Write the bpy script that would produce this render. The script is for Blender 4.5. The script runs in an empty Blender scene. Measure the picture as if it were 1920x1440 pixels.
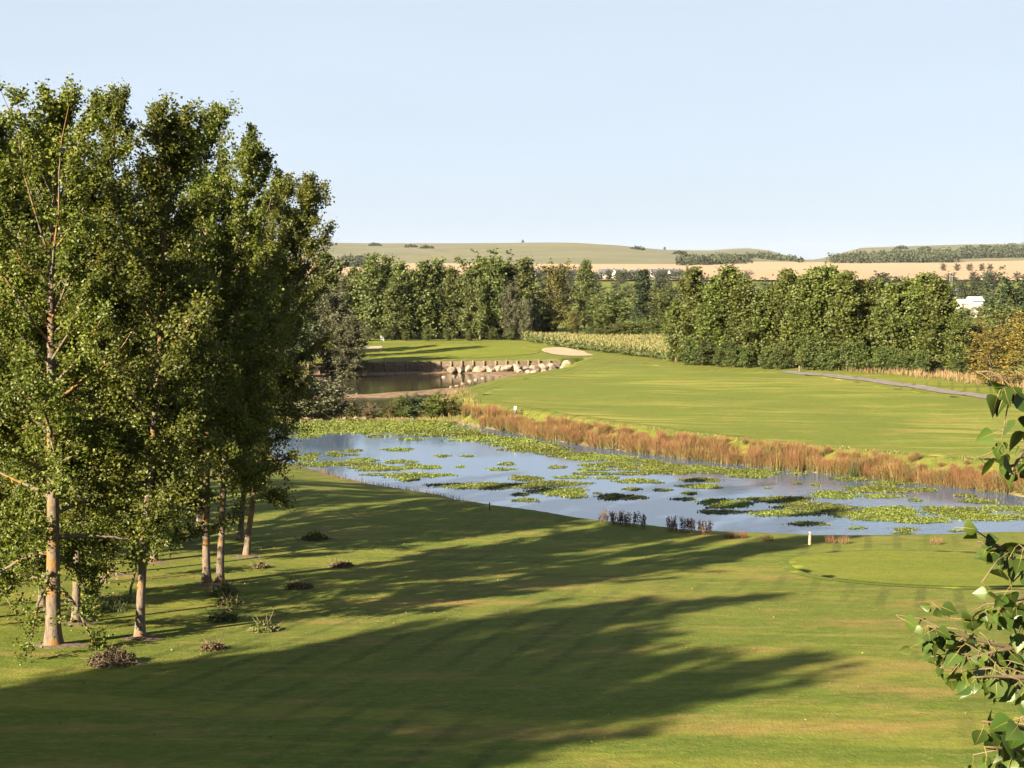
import bpy, math, random
import numpy as np
from mathutils import Vector, Matrix

# ------------------------------------------------------------------ camera, sky, sun, exposure
scn = bpy.context.scene
col = scn.collection
F_PX = 2667.0                      # focal length in pixels of the 1920 px wide photograph
PITCH = math.atan(220.0 / F_PX)    # horizon sits 220 px above the picture centre
cam_d = bpy.data.cameras.new('camera'); cam_d.sensor_width = 36.0
cam_d.lens = 36.0 * F_PX / 1920.0
cam_d.clip_start = 0.1; cam_d.clip_end = 20000
cam = bpy.data.objects.new('camera', cam_d); col.objects.link(cam)
cam.rotation_euler = (math.pi / 2 - PITCH, 0, 0)
scn.camera = cam

SUN_EL, SUN_HEAD = math.radians(25), math.radians(46)     # light travels towards +x (right) and +y (away)
sun_dir = Vector((math.cos(SUN_HEAD) * math.cos(SUN_EL), math.sin(SUN_HEAD) * math.cos(SUN_EL), -math.sin(SUN_EL)))
world = bpy.data.worlds.new('World'); scn.world = world; world.use_nodes = True
wn, wl = world.node_tree.nodes, world.node_tree.links
sky = wn.new('ShaderNodeTexSky'); sky.sky_type = 'NISHITA'; sky.sun_disc = False
sky.sun_elevation = SUN_EL; sky.sun_rotation = math.atan2(-sun_dir.x, -sun_dir.y)
sky.altitude = 0; sky.air_density = 1.0; sky.dust_density = 0.2; sky.ozone_density = 2.0
bg = wn['Background']; bg.inputs['Strength'].default_value = 0.05
veil = wn.new('ShaderNodeMix'); veil.data_type = 'RGBA'; veil.inputs[0].default_value = 0.96      # thin even high haze all over the sky
veil.inputs[7].default_value = (1.70, 1.95, 2.27, 1)
wl.new(sky.outputs['Color'], veil.inputs[6])
wtc = wn.new('ShaderNodeTexCoord'); wst = wn.new('ShaderNodeVectorMath'); wst.operation = 'MULTIPLY'; wst.inputs[1].default_value = (1.2, 1.2, 6.0); wl.new(wtc.outputs['Generated'], wst.inputs[0])
wnz = wn.new('ShaderNodeTexNoise'); wnz.inputs['Scale'].default_value = 1.6; wnz.inputs['Detail'].default_value = 5; wl.new(wst.outputs[0], wnz.inputs['Vector'])
wmr = wn.new('ShaderNodeMapRange'); wmr.inputs[3].default_value = 0.92; wmr.inputs[4].default_value = 1.08; wl.new(wnz.outputs['Fac'], wmr.inputs[0])
wmx = wn.new('ShaderNodeVectorMath'); wmx.operation = 'SCALE'; wl.new(veil.outputs[2], wmx.inputs[0]); wl.new(wmr.outputs[0], wmx.inputs['Scale']); wl.new(wmx.outputs[0], bg.inputs['Color'])
sun_l = bpy.data.lights.new('sun', 'SUN'); sun_l.energy = 5.0; sun_l.angle = math.radians(0.6); sun_l.color = (1.0, 0.83, 0.60)
sun = bpy.data.objects.new('sun', sun_l); col.objects.link(sun)
sun.rotation_euler = sun_dir.to_track_quat('-Z', 'Y').to_euler(); sun.location = (-40, -40, 40)
vs = scn.view_settings; vs.view_transform = 'Standard'; vs.look = 'None'; vs.exposure = 2.97; vs.gamma = 1; vs.use_curve_mapping = False
scn.render.engine = 'CYCLES'
cy = scn.cycles; cy.use_denoising = True; cy.max_bounces = 6; cy.diffuse_bounces = 3; cy.glossy_bounces = 3
cy.transmission_bounces = 4; cy.volume_bounces = 0; cy.transparent_max_bounces = 6
cy.sample_clamp_indirect = 6

# ------------------------------------------------------------------ helpers
def ray(px, py):
    v = Vector(((px - 960) / F_PX, -(py - 720) / F_PX, -1.0))
    c, s = math.cos(PITCH), math.sin(PITCH)
    return Vector((v.x, v.y * s + (-v.z) * c, v.y * c - (-v.z) * s))
def on_plane(px, py, z):
    r = ray(px, py); t = z / r.z
    return (r.x * t, r.y * t)
def at_depth(px, py, d):
    r = ray(px, py); return r * (d / r.y)

def link(o, parent=None):
    col.objects.link(o)
    if parent is not None: o.parent = parent
    return o
def tag(o, label, cat, group=None, kind=None):
    o['label'] = label
    if cat: o['category'] = cat
    if group: o['group'] = group
    if kind: o['kind'] = kind
    return o
def empty(name, loc, rz=0.0, scale=1.0):
    o = bpy.data.objects.new(name, None); col.objects.link(o)
    o.location = loc; o.rotation_euler = (0, 0, rz)
    o.scale = (scale,) * 3 if not hasattr(scale, '__len__') else scale
    o.empty_display_size = 0.3
    return o

class MB:
    """collects vertices and faces (numpy blocks), builds one mesh"""
    def __init__(s): s.v = []; s.f = []; s.n = 0; s.a = []; s.m = []
    def add(s, V, F, a=0.5, m=0):
        V = np.asarray(V, float).reshape(-1, 3); F = np.asarray(F, int)
        s.v.append(V); s.f.append(F + s.n); s.n += len(V)
        s.a.append(np.broadcast_to(np.asarray(a, float), (len(F),)).copy()); s.m.append(np.full(len(F), m))
    def mesh(s, name, mats, smooth=False):
        me = bpy.data.meshes.new(name)
        if s.n == 0: return me
        V = np.concatenate(s.v); me.vertices.add(len(V)); me.vertices.foreach_set('co', V.astype(np.float32).ravel())
        idx = np.concatenate([f.ravel() for f in s.f]); cnt = np.concatenate([np.full(len(f), f.shape[1]) for f in s.f])
        me.loops.add(len(idx)); me.loops.foreach_set('vertex_index', idx.astype(np.int32))
        me.polygons.add(len(cnt)); st = np.concatenate([[0], np.cumsum(cnt)[:-1]])
        me.polygons.foreach_set('loop_start', st.astype(np.int32)); me.polygons.foreach_set('loop_total', cnt.astype(np.int32))
        if not isinstance(mats, (list, tuple)): mats = [mats]
        for m in mats: me.materials.append(m)
        me.polygons.foreach_set('material_index', np.concatenate(s.m).astype(np.int32))
        at = me.attributes.new('rnd', 'FLOAT', 'FACE'); at.data.foreach_set('value', np.concatenate(s.a).astype(np.float32))
        me.update(calc_edges=True); me.validate()
        me.polygons.foreach_set('use_smooth', np.full(len(me.polygons), smooth))
        return me
    def build(s, name, mats, parent=None, smooth=False, loc=None):
        o = bpy.data.objects.new(name, s.mesh(name, mats, smooth)); link(o, parent)
        if loc is not None: o.location = loc
        return o

def norm(a): return a / np.maximum(np.linalg.norm(a, axis=-1, keepdims=True), 1e-9)
def tube(mb, P, R, sides=6, a=0.5, m=0, cap=True):
    P = np.asarray(P, float); R = np.asarray(R, float); n = len(P)
    T = norm(np.gradient(P, axis=0)); ref = np.array([0, 0, 1.0]) if abs(T[0, 2]) < 0.8 else np.array([1.0, 0, 0])
    U = norm(np.cross(T, ref)); W = np.cross(T, U)
    an = np.linspace(0, 2 * np.pi, sides, endpoint=False)
    V = P[:, None] + R[:, None, None] * (np.cos(an)[None, :, None] * U[:, None] + np.sin(an)[None, :, None] * W[:, None])
    i = np.arange(n - 1)[:, None] * sides; j = np.arange(sides)[None]; k = (j + 1) % sides
    Fq = np.stack([i + j, i + k, i + k + sides, i + j + sides], -1).reshape(-1, 4)
    mb.add(V.reshape(-1, 3), Fq, a, m)
    if cap:
        c = mb.n - sides
        mb.v.append(P[-1:]); mb.f.append(np.array([[c + q, c + (q + 1) % sides, mb.n] for q in range(sides)])); mb.n += 1
        mb.a.append(np.full(sides, a)); mb.m.append(np.full(sides, m))
def box(mb, c, s, rz=0.0, a=0.5, m=0):
    x, y, z = np.asarray(s, float) / 2
    V = np.array([[i, j, k] for k in (-z, z) for (i, j) in ((-x, -y), (x, -y), (x, y), (-x, y))])
    co, si = math.cos(rz), math.sin(rz)
    V = np.stack([V[:, 0] * co - V[:, 1] * si, V[:, 0] * si + V[:, 1] * co, V[:, 2]], -1) + np.asarray(c, float)
    mb.add(V, [[3, 2, 1, 0], [4, 5, 6, 7], [0, 1, 5, 4], [1, 2, 6, 5], [2, 3, 7, 6], [3, 0, 4, 7]], a, m)
def leaves(mb, rng, P, L, wid=0.8, up=0.2, fold=0.18, D=None, a=None, m=0):
    """diamond shaped leaves, folded along the midrib, at points P"""
    n = len(P)
    if n == 0: return
    if D is None:
        D = rng.normal(size=(n, 3)); D[:, 2] = D[:, 2] * 0.8 - up
    D = norm(D); A = norm(rng.normal(size=(n, 3))); S = norm(np.cross(D, A)); N = np.cross(S, D)
    L = np.broadcast_to(np.asarray(L, float), (n,))[:, None]; W = L * wid * 0.5
    mid = P + D * L * 0.42 + N * L * fold * 0.5
    V = np.stack([P, P + D * L * 0.38 + S * W, P + D * L, P + D * L * 0.38 - S * W], 1)
    V[:, 1] += N * L * fold; V[:, 3] += N * L * fold
    if a is None: a = rng.random(n)
    mb.add(V.reshape(-1, 3), np.arange(n * 4).reshape(n, 4), a, m)

# ------------------------------------------------------------------ materials
ALB = 0.475    # common factor on the reflectances below, which were first set for a dimmer exposure
def new_mat(name):
    m = bpy.data.materials.new(name); m.use_nodes = True
    return m, m.node_tree.nodes, m.node_tree.links, m.node_tree.nodes['Principled BSDF']
def ramp(n, stops):
    r = n.new('ShaderNodeValToRGB'); e = r.color_ramp.elements
    while len(e) < len(stops): e.new(0.5)
    for el, (p, c) in zip(e, stops): el.position = p; el.color = (c[0] * ALB, c[1] * ALB, c[2] * ALB, 1)
    return r
def noise(n, l, scale, detail=4, rough=0.55, vec=None, stretch=None, rot=0.0, dist=0.0):
    t = n.new('ShaderNodeTexNoise'); t.inputs['Scale'].default_value = scale; t.inputs['Detail'].default_value = detail
    t.inputs['Roughness'].default_value = rough; t.inputs['Distortion'].default_value = dist
    if vec is None:
        g = n.new('ShaderNodeNewGeometry'); vec = g.outputs['Position']
    if stretch is not None or rot:
        r0 = n.new('ShaderNodeVectorRotate'); r0.rotation_type = 'Z_AXIS'; r0.inputs['Angle'].default_value = -rot
        l.new(vec, r0.inputs['Vector'])
        mp = n.new('ShaderNodeVectorMath'); mp.operation = 'MULTIPLY'; mp.inputs[1].default_value = stretch or (1, 1, 1)
        l.new(r0.outputs[0], mp.inputs[0]); vec = mp.outputs[0]
    l.new(vec, t.inputs['Vector']); return t.outputs['Fac']
def mix(n, l, fac, a, b, mode='MIX'):
    x = n.new('ShaderNodeMix'); x.data_type = 'RGBA'; x.blend_type = mode
    for s, v in ((x.inputs[0], fac), (x.inputs[6], a), (x.inputs[7], b)):
        if hasattr(v, 'is_linked') or isinstance(v, bpy.types.NodeSocket): l.new(v, s)
        elif isinstance(v, (int, float)): s.default_value = v
        else: s.default_value = (*v, 1) if mode != 'MIX' else (v[0] * ALB, v[1] * ALB, v[2] * ALB, 1)
    return x.outputs[2]
def step(n, l, v, lo, hi):
    r = n.new('ShaderNodeMapRange'); r.interpolation_type = 'SMOOTHSTEP'
    r.inputs[1].default_value = lo; r.inputs[2].default_value = hi; l.new(v, r.inputs[0]); return r.outputs[0]
def bump(n, l, h, strength, dist, bsdf):
    b = n.new('ShaderNodeBump'); b.inputs['Strength'].default_value = strength; b.inputs['Distance'].default_value = dist
    l.new(h, b.inputs['Height']); l.new(b.outputs[0], bsdf.inputs['Normal'])

def leaf_mat(name, dark, mid, light, trans=0.3, rough=0.5, clump=0.35, spec=0.3):
    m, n, l, b = new_mat(name)
    at = n.new('ShaderNodeAttribute'); at.attribute_name = 'rnd'
    r = ramp(n, [(0.0, dark), (0.55, mid), (1.0, light)])
    oi = n.new('ShaderNodeObjectInfo')
    nz = noise(n, l, clump, 2)
    ad = n.new('ShaderNodeMath'); ad.operation = 'MULTIPLY_ADD'; ad.inputs[1].default_value = 0.65
    l.new(at.outputs['Fac'], ad.inputs[0])
    sc = n.new('ShaderNodeMath'); sc.operation = 'MULTIPLY_ADD'; sc.inputs[1].default_value = 0.9; sc.inputs[2].default_value = -0.28
    l.new(nz, sc.inputs[0]); l.new(sc.outputs[0], ad.inputs[2]); l.new(ad.outputs[0], r.inputs[0])
    hs = n.new('ShaderNodeHueSaturation'); hs.inputs['Saturation'].default_value = 1.0
    hv = n.new('ShaderNodeMapRange'); hv.inputs[3].default_value = 0.492; hv.inputs[4].default_value = 0.514
    l.new(oi.outputs['Random'], hv.inputs[0]); l.new(hv.outputs[0], hs.inputs['Hue'])
    vv = n.new('ShaderNodeMapRange'); vv.inputs[3].default_value = 0.74; vv.inputs[4].default_value = 1.24
    l.new(oi.outputs['Random'], vv.inputs[0]); l.new(vv.outputs[0], hs.inputs['Value'])
    l.new(r.outputs[0], hs.inputs['Color'])
    l.new(hs.outputs[0], b.inputs['Base Color']); b.inputs['Roughness'].default_value = rough
    b.inputs['Specular IOR Level'].default_value = spec
    tr = n.new('ShaderNodeBsdfTranslucent'); 
    tc = mix(n, l, 1.0, hs.outputs[0], (1.15, 1.1, 0.6), 'MULTIPLY'); l.new(tc, tr.inputs['Color'])
    mx = n.new('ShaderNodeMixShader'); mx.inputs[0].default_value = trans
    l.new(b.outputs[0], mx.inputs[1]); l.new(tr.outputs[0], mx.inputs[2])
    l.new(mx.outputs[0], n['Material Output'].inputs['Surface'])
    return m
def plain_mat(name, c1, c2, scale=3.0, rough=0.8, bstr=0.0, bdist=0.02, stretch=None, lo=0.35, hi=0.65, coord='pos'):
    m, n, l, b = new_mat(name)
    vec = None
    if coord == 'obj':
        tcn = n.new('ShaderNodeTexCoord'); vec = tcn.outputs['Object']
    nz = noise(n, l, scale, 5, 0.6, vec, stretch)
    l.new(mix(n, l, step(n, l, nz, lo, hi), c1, c2), b.inputs['Base Color']); b.inputs['Roughness'].default_value = rough
    if bstr: bump(n, l, nz, bstr, bdist, b)
    return m

M = {}
M['poplar'] = leaf_mat('poplar_leaf', (0.050, 0.074, 0.010), (0.138, 0.172, 0.022), (0.275, 0.285, 0.048), 0.44, 0.5, 0.5, 0.28)
M['mid'] = leaf_mat('alder_leaf', (0.056, 0.080, 0.019), (0.124, 0.155, 0.038), (0.20, 0.225, 0.068), 0.36, 0.55, 0.25)
M['row'] = leaf_mat('row_poplar_leaf', (0.056, 0.082, 0.015), (0.130, 0.162, 0.030), (0.205, 0.235, 0.056), 0.38, 0.55, 0.25)
M['dark'] = leaf_mat('evergreen_leaf', (0.016, 0.032, 0.010), (0.036, 0.062, 0.018), (0.065, 0.10, 0.028), 0.15, 0.6, 0.3)
M['shade'] = leaf_mat('shade_shrub_leaf', (0.046, 0.072, 0.015), (0.086, 0.120, 0.023), (0.14, 0.175, 0.038), 0.28, 0.6, 0.3)
M['willow'] = leaf_mat('willow_leaf', (0.052, 0.060, 0.028), (0.112, 0.120, 0.056), (0.175, 0.178, 0.095), 0.2, 0.6, 0.3)
M['yellow'] = leaf_mat('autumn_leaf', (0.12, 0.105, 0.018), (0.22, 0.170, 0.030), (0.30, 0.200, 0.042), 0.34, 0.6, 0.35)
M['olive'] = leaf_mat('olive_leaf', (0.055, 0.055, 0.010), (0.115, 0.11, 0.018), (0.17, 0.155, 0.035), 0.25, 0.6, 0.3)
M['brown'] = leaf_mat('browned_leaf', (0.065, 0.045, 0.022), (0.125, 0.088, 0.042), (0.18, 0.13, 0.06), 0.15, 0.7, 0.4)
M['far'] = leaf_mat('far_leaf', (0.022, 0.034, 0.014), (0.042, 0.058, 0.022), (0.066, 0.085, 0.03), 0.1, 0.7, 0.05)
M['pad'] = leaf_mat('water_plant_leaf', (0.080, 0.105, 0.012), (0.135, 0.165, 0.021), (0.20, 0.22, 0.042), 0.25, 0.6, 0.35)
M['near'] = leaf_mat('near_poplar_leaf', (0.034, 0.068, 0.012), (0.068, 0.115, 0.020), (0.15, 0.195, 0.036), 0.34, 0.42, 6.0, 0.26)
M['bare_twig'] = plain_mat('twig', (0.09, 0.065, 0.028), (0.16, 0.12, 0.055), 8)
M['petiole'] = plain_mat('petiole', (0.20, 0.17, 0.035), (0.26, 0.18, 0.05), 20, 0.5)
M['dead_leaf'] = leaf_mat('fallen_leaf', (0.16, 0.10, 0.03), (0.30, 0.22, 0.07), (0.42, 0.35, 0.16), 0.1, 0.7, 1.0)
M['soil'] = plain_mat('soil', (0.055, 0.034, 0.018), (0.125, 0.085, 0.045), 6, 0.95, 0.8, 0.05)
M['mud'] = plain_mat('mud', (0.12, 0.085, 0.06), (0.23, 0.17, 0.115), 0.8, 0.8, 0.4, 0.05)
M['stone'] = plain_mat('pale_stone', (0.125, 0.10, 0.072), (0.29, 0.235, 0.17), 1.4, 0.85, 0.9, 0.08)
M['dark_stone'] = plain_mat('dark_stone', (0.09, 0.075, 0.07), (0.22, 0.19, 0.17), 1.6, 0.85, 0.9, 0.08)
M['timber'] = plain_mat('weathered_timber', (0.085, 0.05, 0.035), (0.21, 0.15, 0.10), 2.5, 0.85, 0.5, 0.03, (1, 1, 5))
M['white'] = plain_mat('white_paint', (0.95, 0.92, 0.86), (1.1, 1.07, 1.0), 1.0, 0.6)
M['offwhite'] = plain_mat('off_white_render', (0.42, 0.41, 0.39), (0.55, 0.54, 0.51), 1.0, 0.7)
M['black'] = plain_mat('black_paint', (0.02, 0.02, 0.022), (0.04, 0.04, 0.04), 3, 0.5)
M['stake'] = plain_mat('stake_paint', (0.80, 0.52, 0.26), (1.0, 0.80, 0.56), 6, 0.6)
M['slate'] = plain_mat('slate_roof', (0.07, 0.075, 0.10), (0.11, 0.115, 0.14), 0.6, 0.7)
M['bluewhite'] = plain_mat('pale_roof', (0.35, 0.48, 0.56), (0.50, 0.62, 0.68), 0.5, 0.5)
M['glass'] = plain_mat('window_glass', (0.03, 0.035, 0.045), (0.05, 0.055, 0.07), 0.5, 0.15)
M['asphalt'] = plain_mat('path_asphalt', (0.11, 0.095, 0.097), (0.16, 0.135, 0.135), 1.5, 0.9, 0.3, 0.02)
M['sand'] = plain_mat('bunker_sand', (0.30, 0.215, 0.125), (0.38, 0.285, 0.175), 0.9, 0.95, 0.5, 0.06)
M['metal'] = plain_mat('galvanised', (0.4, 0.42, 0.43), (0.5, 0.52, 0.53), 3, 0.4)

def bark_mat():
    m, n, l, b = new_mat('poplar_bark')
    tcn = n.new('ShaderNodeTexCoord'); v = tcn.outputs['Object']
    n1 = noise(n, l, 5.0, 6, 0.65, v, (1, 1, 0.45)); n2 = noise(n, l, 1.6, 4, 0.6, v); n3 = noise(n, l, 16, 5, 0.7, v, (1, 1, 0.3))
    c = mix(n, l, step(n, l, n3, 0.3, 0.7), (0.075, 0.052, 0.034), (0.21, 0.165, 0.115))
    c = mix(n, l, step(n, l, n2, 0.50, 0.60), c, (0.23, 0.115, 0.018))          # lichen
    c = mix(n, l, step(n, l, n1, 0.62, 0.70), c, (0.045, 0.032, 0.024))
    l.new(c, b.inputs['Base Color']); b.inputs['Roughness'].default_value = 0.9
    bump(n, l, n3, 0.8, 0.03, b)
    return m
M['bark'] = bark_mat()
M['darkbark'] = plain_mat('dark_bark', (0.07, 0.05, 0.035), (0.16, 0.12, 0.085), 4, 0.9, 0.6, 0.03)

def grass_mat(name, near=False, base=(0.110, 0.128, 0.020), light=(0.165, 0.165, 0.036), dry=(0.215, 0.150, 0.062), dry_lo=0.56, dry_hi=0.74):
    m, n, l, b = new_mat(name)
    big = noise(n, l, 0.05, 3); streak = noise(n, l, 1.0, 4, 0.6, None, (0.045, 0.55, 1), math.radians(-8), 0.4)
    fine = noise(n, l, 3.5, 5, 0.7, None, (0.7, 1.0, 1)); med = noise(n, l, 0.42, 5, 0.62, None, (0.45, 1.1, 1))
    c = mix(n, l, step(n, l, streak, 0.43, 0.57), base, light)
    c = mix(n, l, step(n, l, big, 0.40, 0.62), c, mix(n, l, 0.5, base, (0.13, 0.155, 0.026)))
    c = mix(n, l, step(n, l, med, dry_lo, dry_hi), c, dry)
    if near:
        g = n.new('ShaderNodeNewGeometry')
        r0 = n.new('ShaderNodeVectorRotate'); r0.rotation_type = 'Z_AXIS'; r0.inputs['Angle'].default_value = math.radians(17)
        l.new(g.outputs['Position'], r0.inputs['Vector'])
        w = n.new('ShaderNodeTexWave'); w.bands_direction = 'X'; w.inputs['Scale'].default_value = 0.26; w.inputs['Distortion'].default_value = 1.6
        w.inputs['Detail'].default_value = 3; w.inputs['Detail Scale'].default_value = 0.5
        l.new(r0.outputs[0], w.inputs['Vector'])
        mk = n.new('ShaderNodeMath'); mk.operation = 'MULTIPLY'; l.new(step(n, l, w.outputs['Fac'], 0.70, 0.98), mk.inputs[0])
        l.new(step(n, l, noise(n, l, 0.09, 2), 0.42, 0.62), mk.inputs[1])
        mk2 = n.new('ShaderNodeMath'); mk2.operation = 'MULTIPLY'; mk2.inputs[1].default_value = 0.55; l.new(mk.outputs[0], mk2.inputs[0])
        c = mix(n, l, mk2.outputs[0], c, (0.048, 0.072, 0.010))
        p1 = noise(n, l, 1.5, 6, 0.65, None, (0.32, 1.0, 1), math.radians(6)); h1 = n.new('ShaderNodeMath'); h1.operation = 'MULTIPLY'; h1.inputs[1].default_value = 0.60; l.new(step(n, l, p1, 0.52, 0.70), h1.inputs[0])
        c = mix(n, l, h1.outputs[0], c, (0.27, 0.195, 0.062))
        p2 = noise(n, l, 1.1, 5, 0.65, None, (0.4, 1.2, 1), math.radians(14)); h2 = n.new('ShaderNodeMath'); h2.operation = 'MULTIPLY'; h2.inputs[1].default_value = 0.5; l.new(step(n, l, p2, 0.52, 0.70), h2.inputs[0])
        c = mix(n, l, h2.outputs[0], c, (0.066, 0.105, 0.009))
        fl = noise(n, l, 11.0, 3, 0.7, None, (0.5, 1.0, 1))
        c = mix(n, l, step(n, l, fl, 0.50, 0.70), c, mix(n, l, 0.65, c, (0.23, 0.195, 0.065)))
    v = n.new('ShaderNodeHueSaturation'); mr = n.new('ShaderNodeMapRange'); mr.inputs[3].default_value = 0.50; mr.inputs[4].default_value = 1.48
    l.new(fine, mr.inputs[0]); l.new(mr.outputs[0], v.inputs['Value']); l.new(c, v.inputs['Color'])
    l.new(v.outputs[0], b.inputs['Base Color']); b.inputs['Roughness'].default_value = 0.95; b.inputs['Specular IOR Level'].default_value = 0.1
    ad = n.new('ShaderNodeMath'); ad.operation = 'ADD'; l.new(fine, ad.inputs[0])
    f2 = noise(n, l, 14.0, 3, 0.7); l.new(f2, ad.inputs[1])
    bump(n, l, ad.outputs[0], 0.55, 0.06, b)
    return m
M['lawn'] = grass_mat('lawn_grass', True, (0.098, 0.142, 0.013), (0.168, 0.190, 0.024), (0.27, 0.185, 0.058), 0.52, 0.78)
M['fairway'] = grass_mat('fairway_grass', False, (0.112, 0.152, 0.018), (0.245, 0.236, 0.054), (0.23, 0.18, 0.048), 0.52, 0.78)
M['green'] = grass_mat('putting_grass', False, (0.140, 0.172, 0.014), (0.185, 0.200, 0.024), (0.21, 0.185, 0.04), 0.62, 0.90)
M['collar'] = grass_mat('collar_grass', False, (0.092, 0.134, 0.016), (0.125, 0.158, 0.022), (0.13, 0.14, 0.03), 0.75, 0.95)

def ground_mat():
    """mown grass near by, rough pasture tones far off, muddy pond bed and banks below the waterline"""
    m, n, l, b = new_mat('ground')
    src = M['lawn'].node_tree
    return m
# ------------------------------------------------------------------ terrain
ZW = -13.5
def polyw(pts, z=ZW): return np.array([on_plane(x, y, z) for x, y in pts])
POND1 = polyw([(470, 822), (505, 848), (545, 868), (600, 881), (640, 893), (700, 907), (760, 916), (830, 928), (900, 950), (1000, 978), (1140, 1004),
               (1340, 1030), (1518, 1040), (1700, 1038), (1920, 1030), (2150, 1025), (2300, 1000), (2200, 962), (1920, 932), (1850, 918), (1700, 903),
               (1500, 884), (1300, 862), (1200, 850), (1100, 836), (1000, 820), (950, 808), (890, 800), (850, 791), (780, 787), (700, 786), (620, 787), (560, 789), (500, 800)])
def shift(p, dx, dy): return p + np.array([dx, dy])
_edge = polyw([(1085, 690), (1000, 702), (940, 712), (890, 724), (850, 738), (825, 752), (805, 766)], -12.5)
_edge = shift(_edge, -1.2, 1.6)
_wallfoot = polyw([(520, 703), (640, 698), (760, 695), (900, 694), (1050, 692), (1100, 687)], -13.3)
BASIN = np.concatenate([_wallfoot, _edge, polyw([(790, 774), (700, 777), (640, 775), (560, 772), (500, 760), (480, 730)])])
POND2 = np.concatenate([polyw([(560, 712), (640, 706), (760, 702), (860, 699), (905, 704), (940, 705)]), shift(_edge, -0.6, 0.8)[2:],
                        polyw([(790, 772), (700, 775), (640, 773), (560, 769), (510, 757), (500, 730)])])
WALL = np.concatenate([_wallfoot])

def sdist(X, Y, poly):
    """signed distance to a polygon, positive outside"""
    P = np.stack([np.ravel(X), np.ravel(Y)], -1); A = poly; B = np.roll(poly, -1, 0)
    d = np.full(len(P), 1e9); inside = np.zeros(len(P), bool)
    for a, b in zip(A, B):
        e = b - a; w = P - a; t = np.clip((w @ e) / max(e @ e, 1e-9), 0, 1)
        d = np.minimum(d, np.linalg.norm(w - t[:, None] * e, axis=1))
        c = (a[1] <= P[:, 1]) != (b[1] <= P[:, 1])
        xi = a[0] + (P[:, 1] - a[1]) * e[0] / (e[1] if abs(e[1]) > 1e-9 else 1e-9)
        inside ^= c & (P[:, 0] < xi)
    return np.where(inside, -d, d).reshape(np.shape(X))
def sstep(x, a, b):
    t = np.clip((x - a) / (b - a), 0, 1); return t * t * (3 - 2 * t)
def smin(a, b, k=0.25):
    h = np.clip(0.5 + 0.5 * (b - a) / k, 0, 1); return b * (1 - h) + a * h - k * h * (1 - h)
def undul(X, Y):
    return 0.10 * np.sin(X * 0.11 + 1.3) * np.sin(Y * 0.07 + 0.4) + 0.05 * np.sin(X * 0.31 + Y * 0.17) + 0.03 * np.sin(X * 0.8 - Y * 0.53)
FAR_Y = [240, 420, 1000, 1600, 2200, 9000]; FAR_Z = [-12.2, -12.4, -7.5, 0.0, 8.0, 8.0]
RIDGE_X = (np.array([-1600, 400, 600, 700, 850, 980, 1080, 1160, 1200, 1240, 1300, 1340, 1365, 1400, 1440, 1475, 1500, 1522, 1545, 1580, 1612, 1700, 1800, 1920, 2200, 3600]) - 960) / F_PX
RIDGE_Z = (500 - np.array([458, 456, 455.5, 457, 457, 456, 457, 461, 465, 469, 470, 470, 467, 466, 470, 480, 487, 491, 485, 474, 465, 462, 459, 457, 452, 452])) / F_PX * 2900
def field_edge(X):     # where the stubble ends and the hill begins (metres away)
    px = np.array([-2000, 500, 900, 1100, 1270, 1300, 1400, 1500, 1580, 1780, 1920, 2500]); d = np.array([2050, 2050, 1950, 1800, 1750, 1900, 2080, 2100, 2080, 2120, 2280, 2400])
    return np.interp(960 + X / 2100 * F_PX, px, d)
def far_height(X, Y):
    z = np.interp(Y, FAR_Y, FAR_Z)
    rz = np.interp(X / np.maximum(Y, 500), RIDGE_X, RIDGE_Z); e = field_edge(X); ze = np.interp(e, FAR_Y, FAR_Z)
    t = np.clip((Y - e) / (2900 - e), 0, 1.0)
    s = np.where(t < 1, 1 - (1 - t) ** 1.6, 1)
    bumps = 2.5 * np.sin(X * 0.012 + 0.7) * np.sin(Y * 0.008) * sstep(Y, 1900, 2300) * (1 - sstep(Y, 2600, 2880))
    return np.where(Y > e, ze + (rz - ze) * s, z) + bumps + 1.0 * np.sin(X * 0.006) * sstep(Y, 900, 1500) * (1 - sstep(Y, 1700, 2100))
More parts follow.
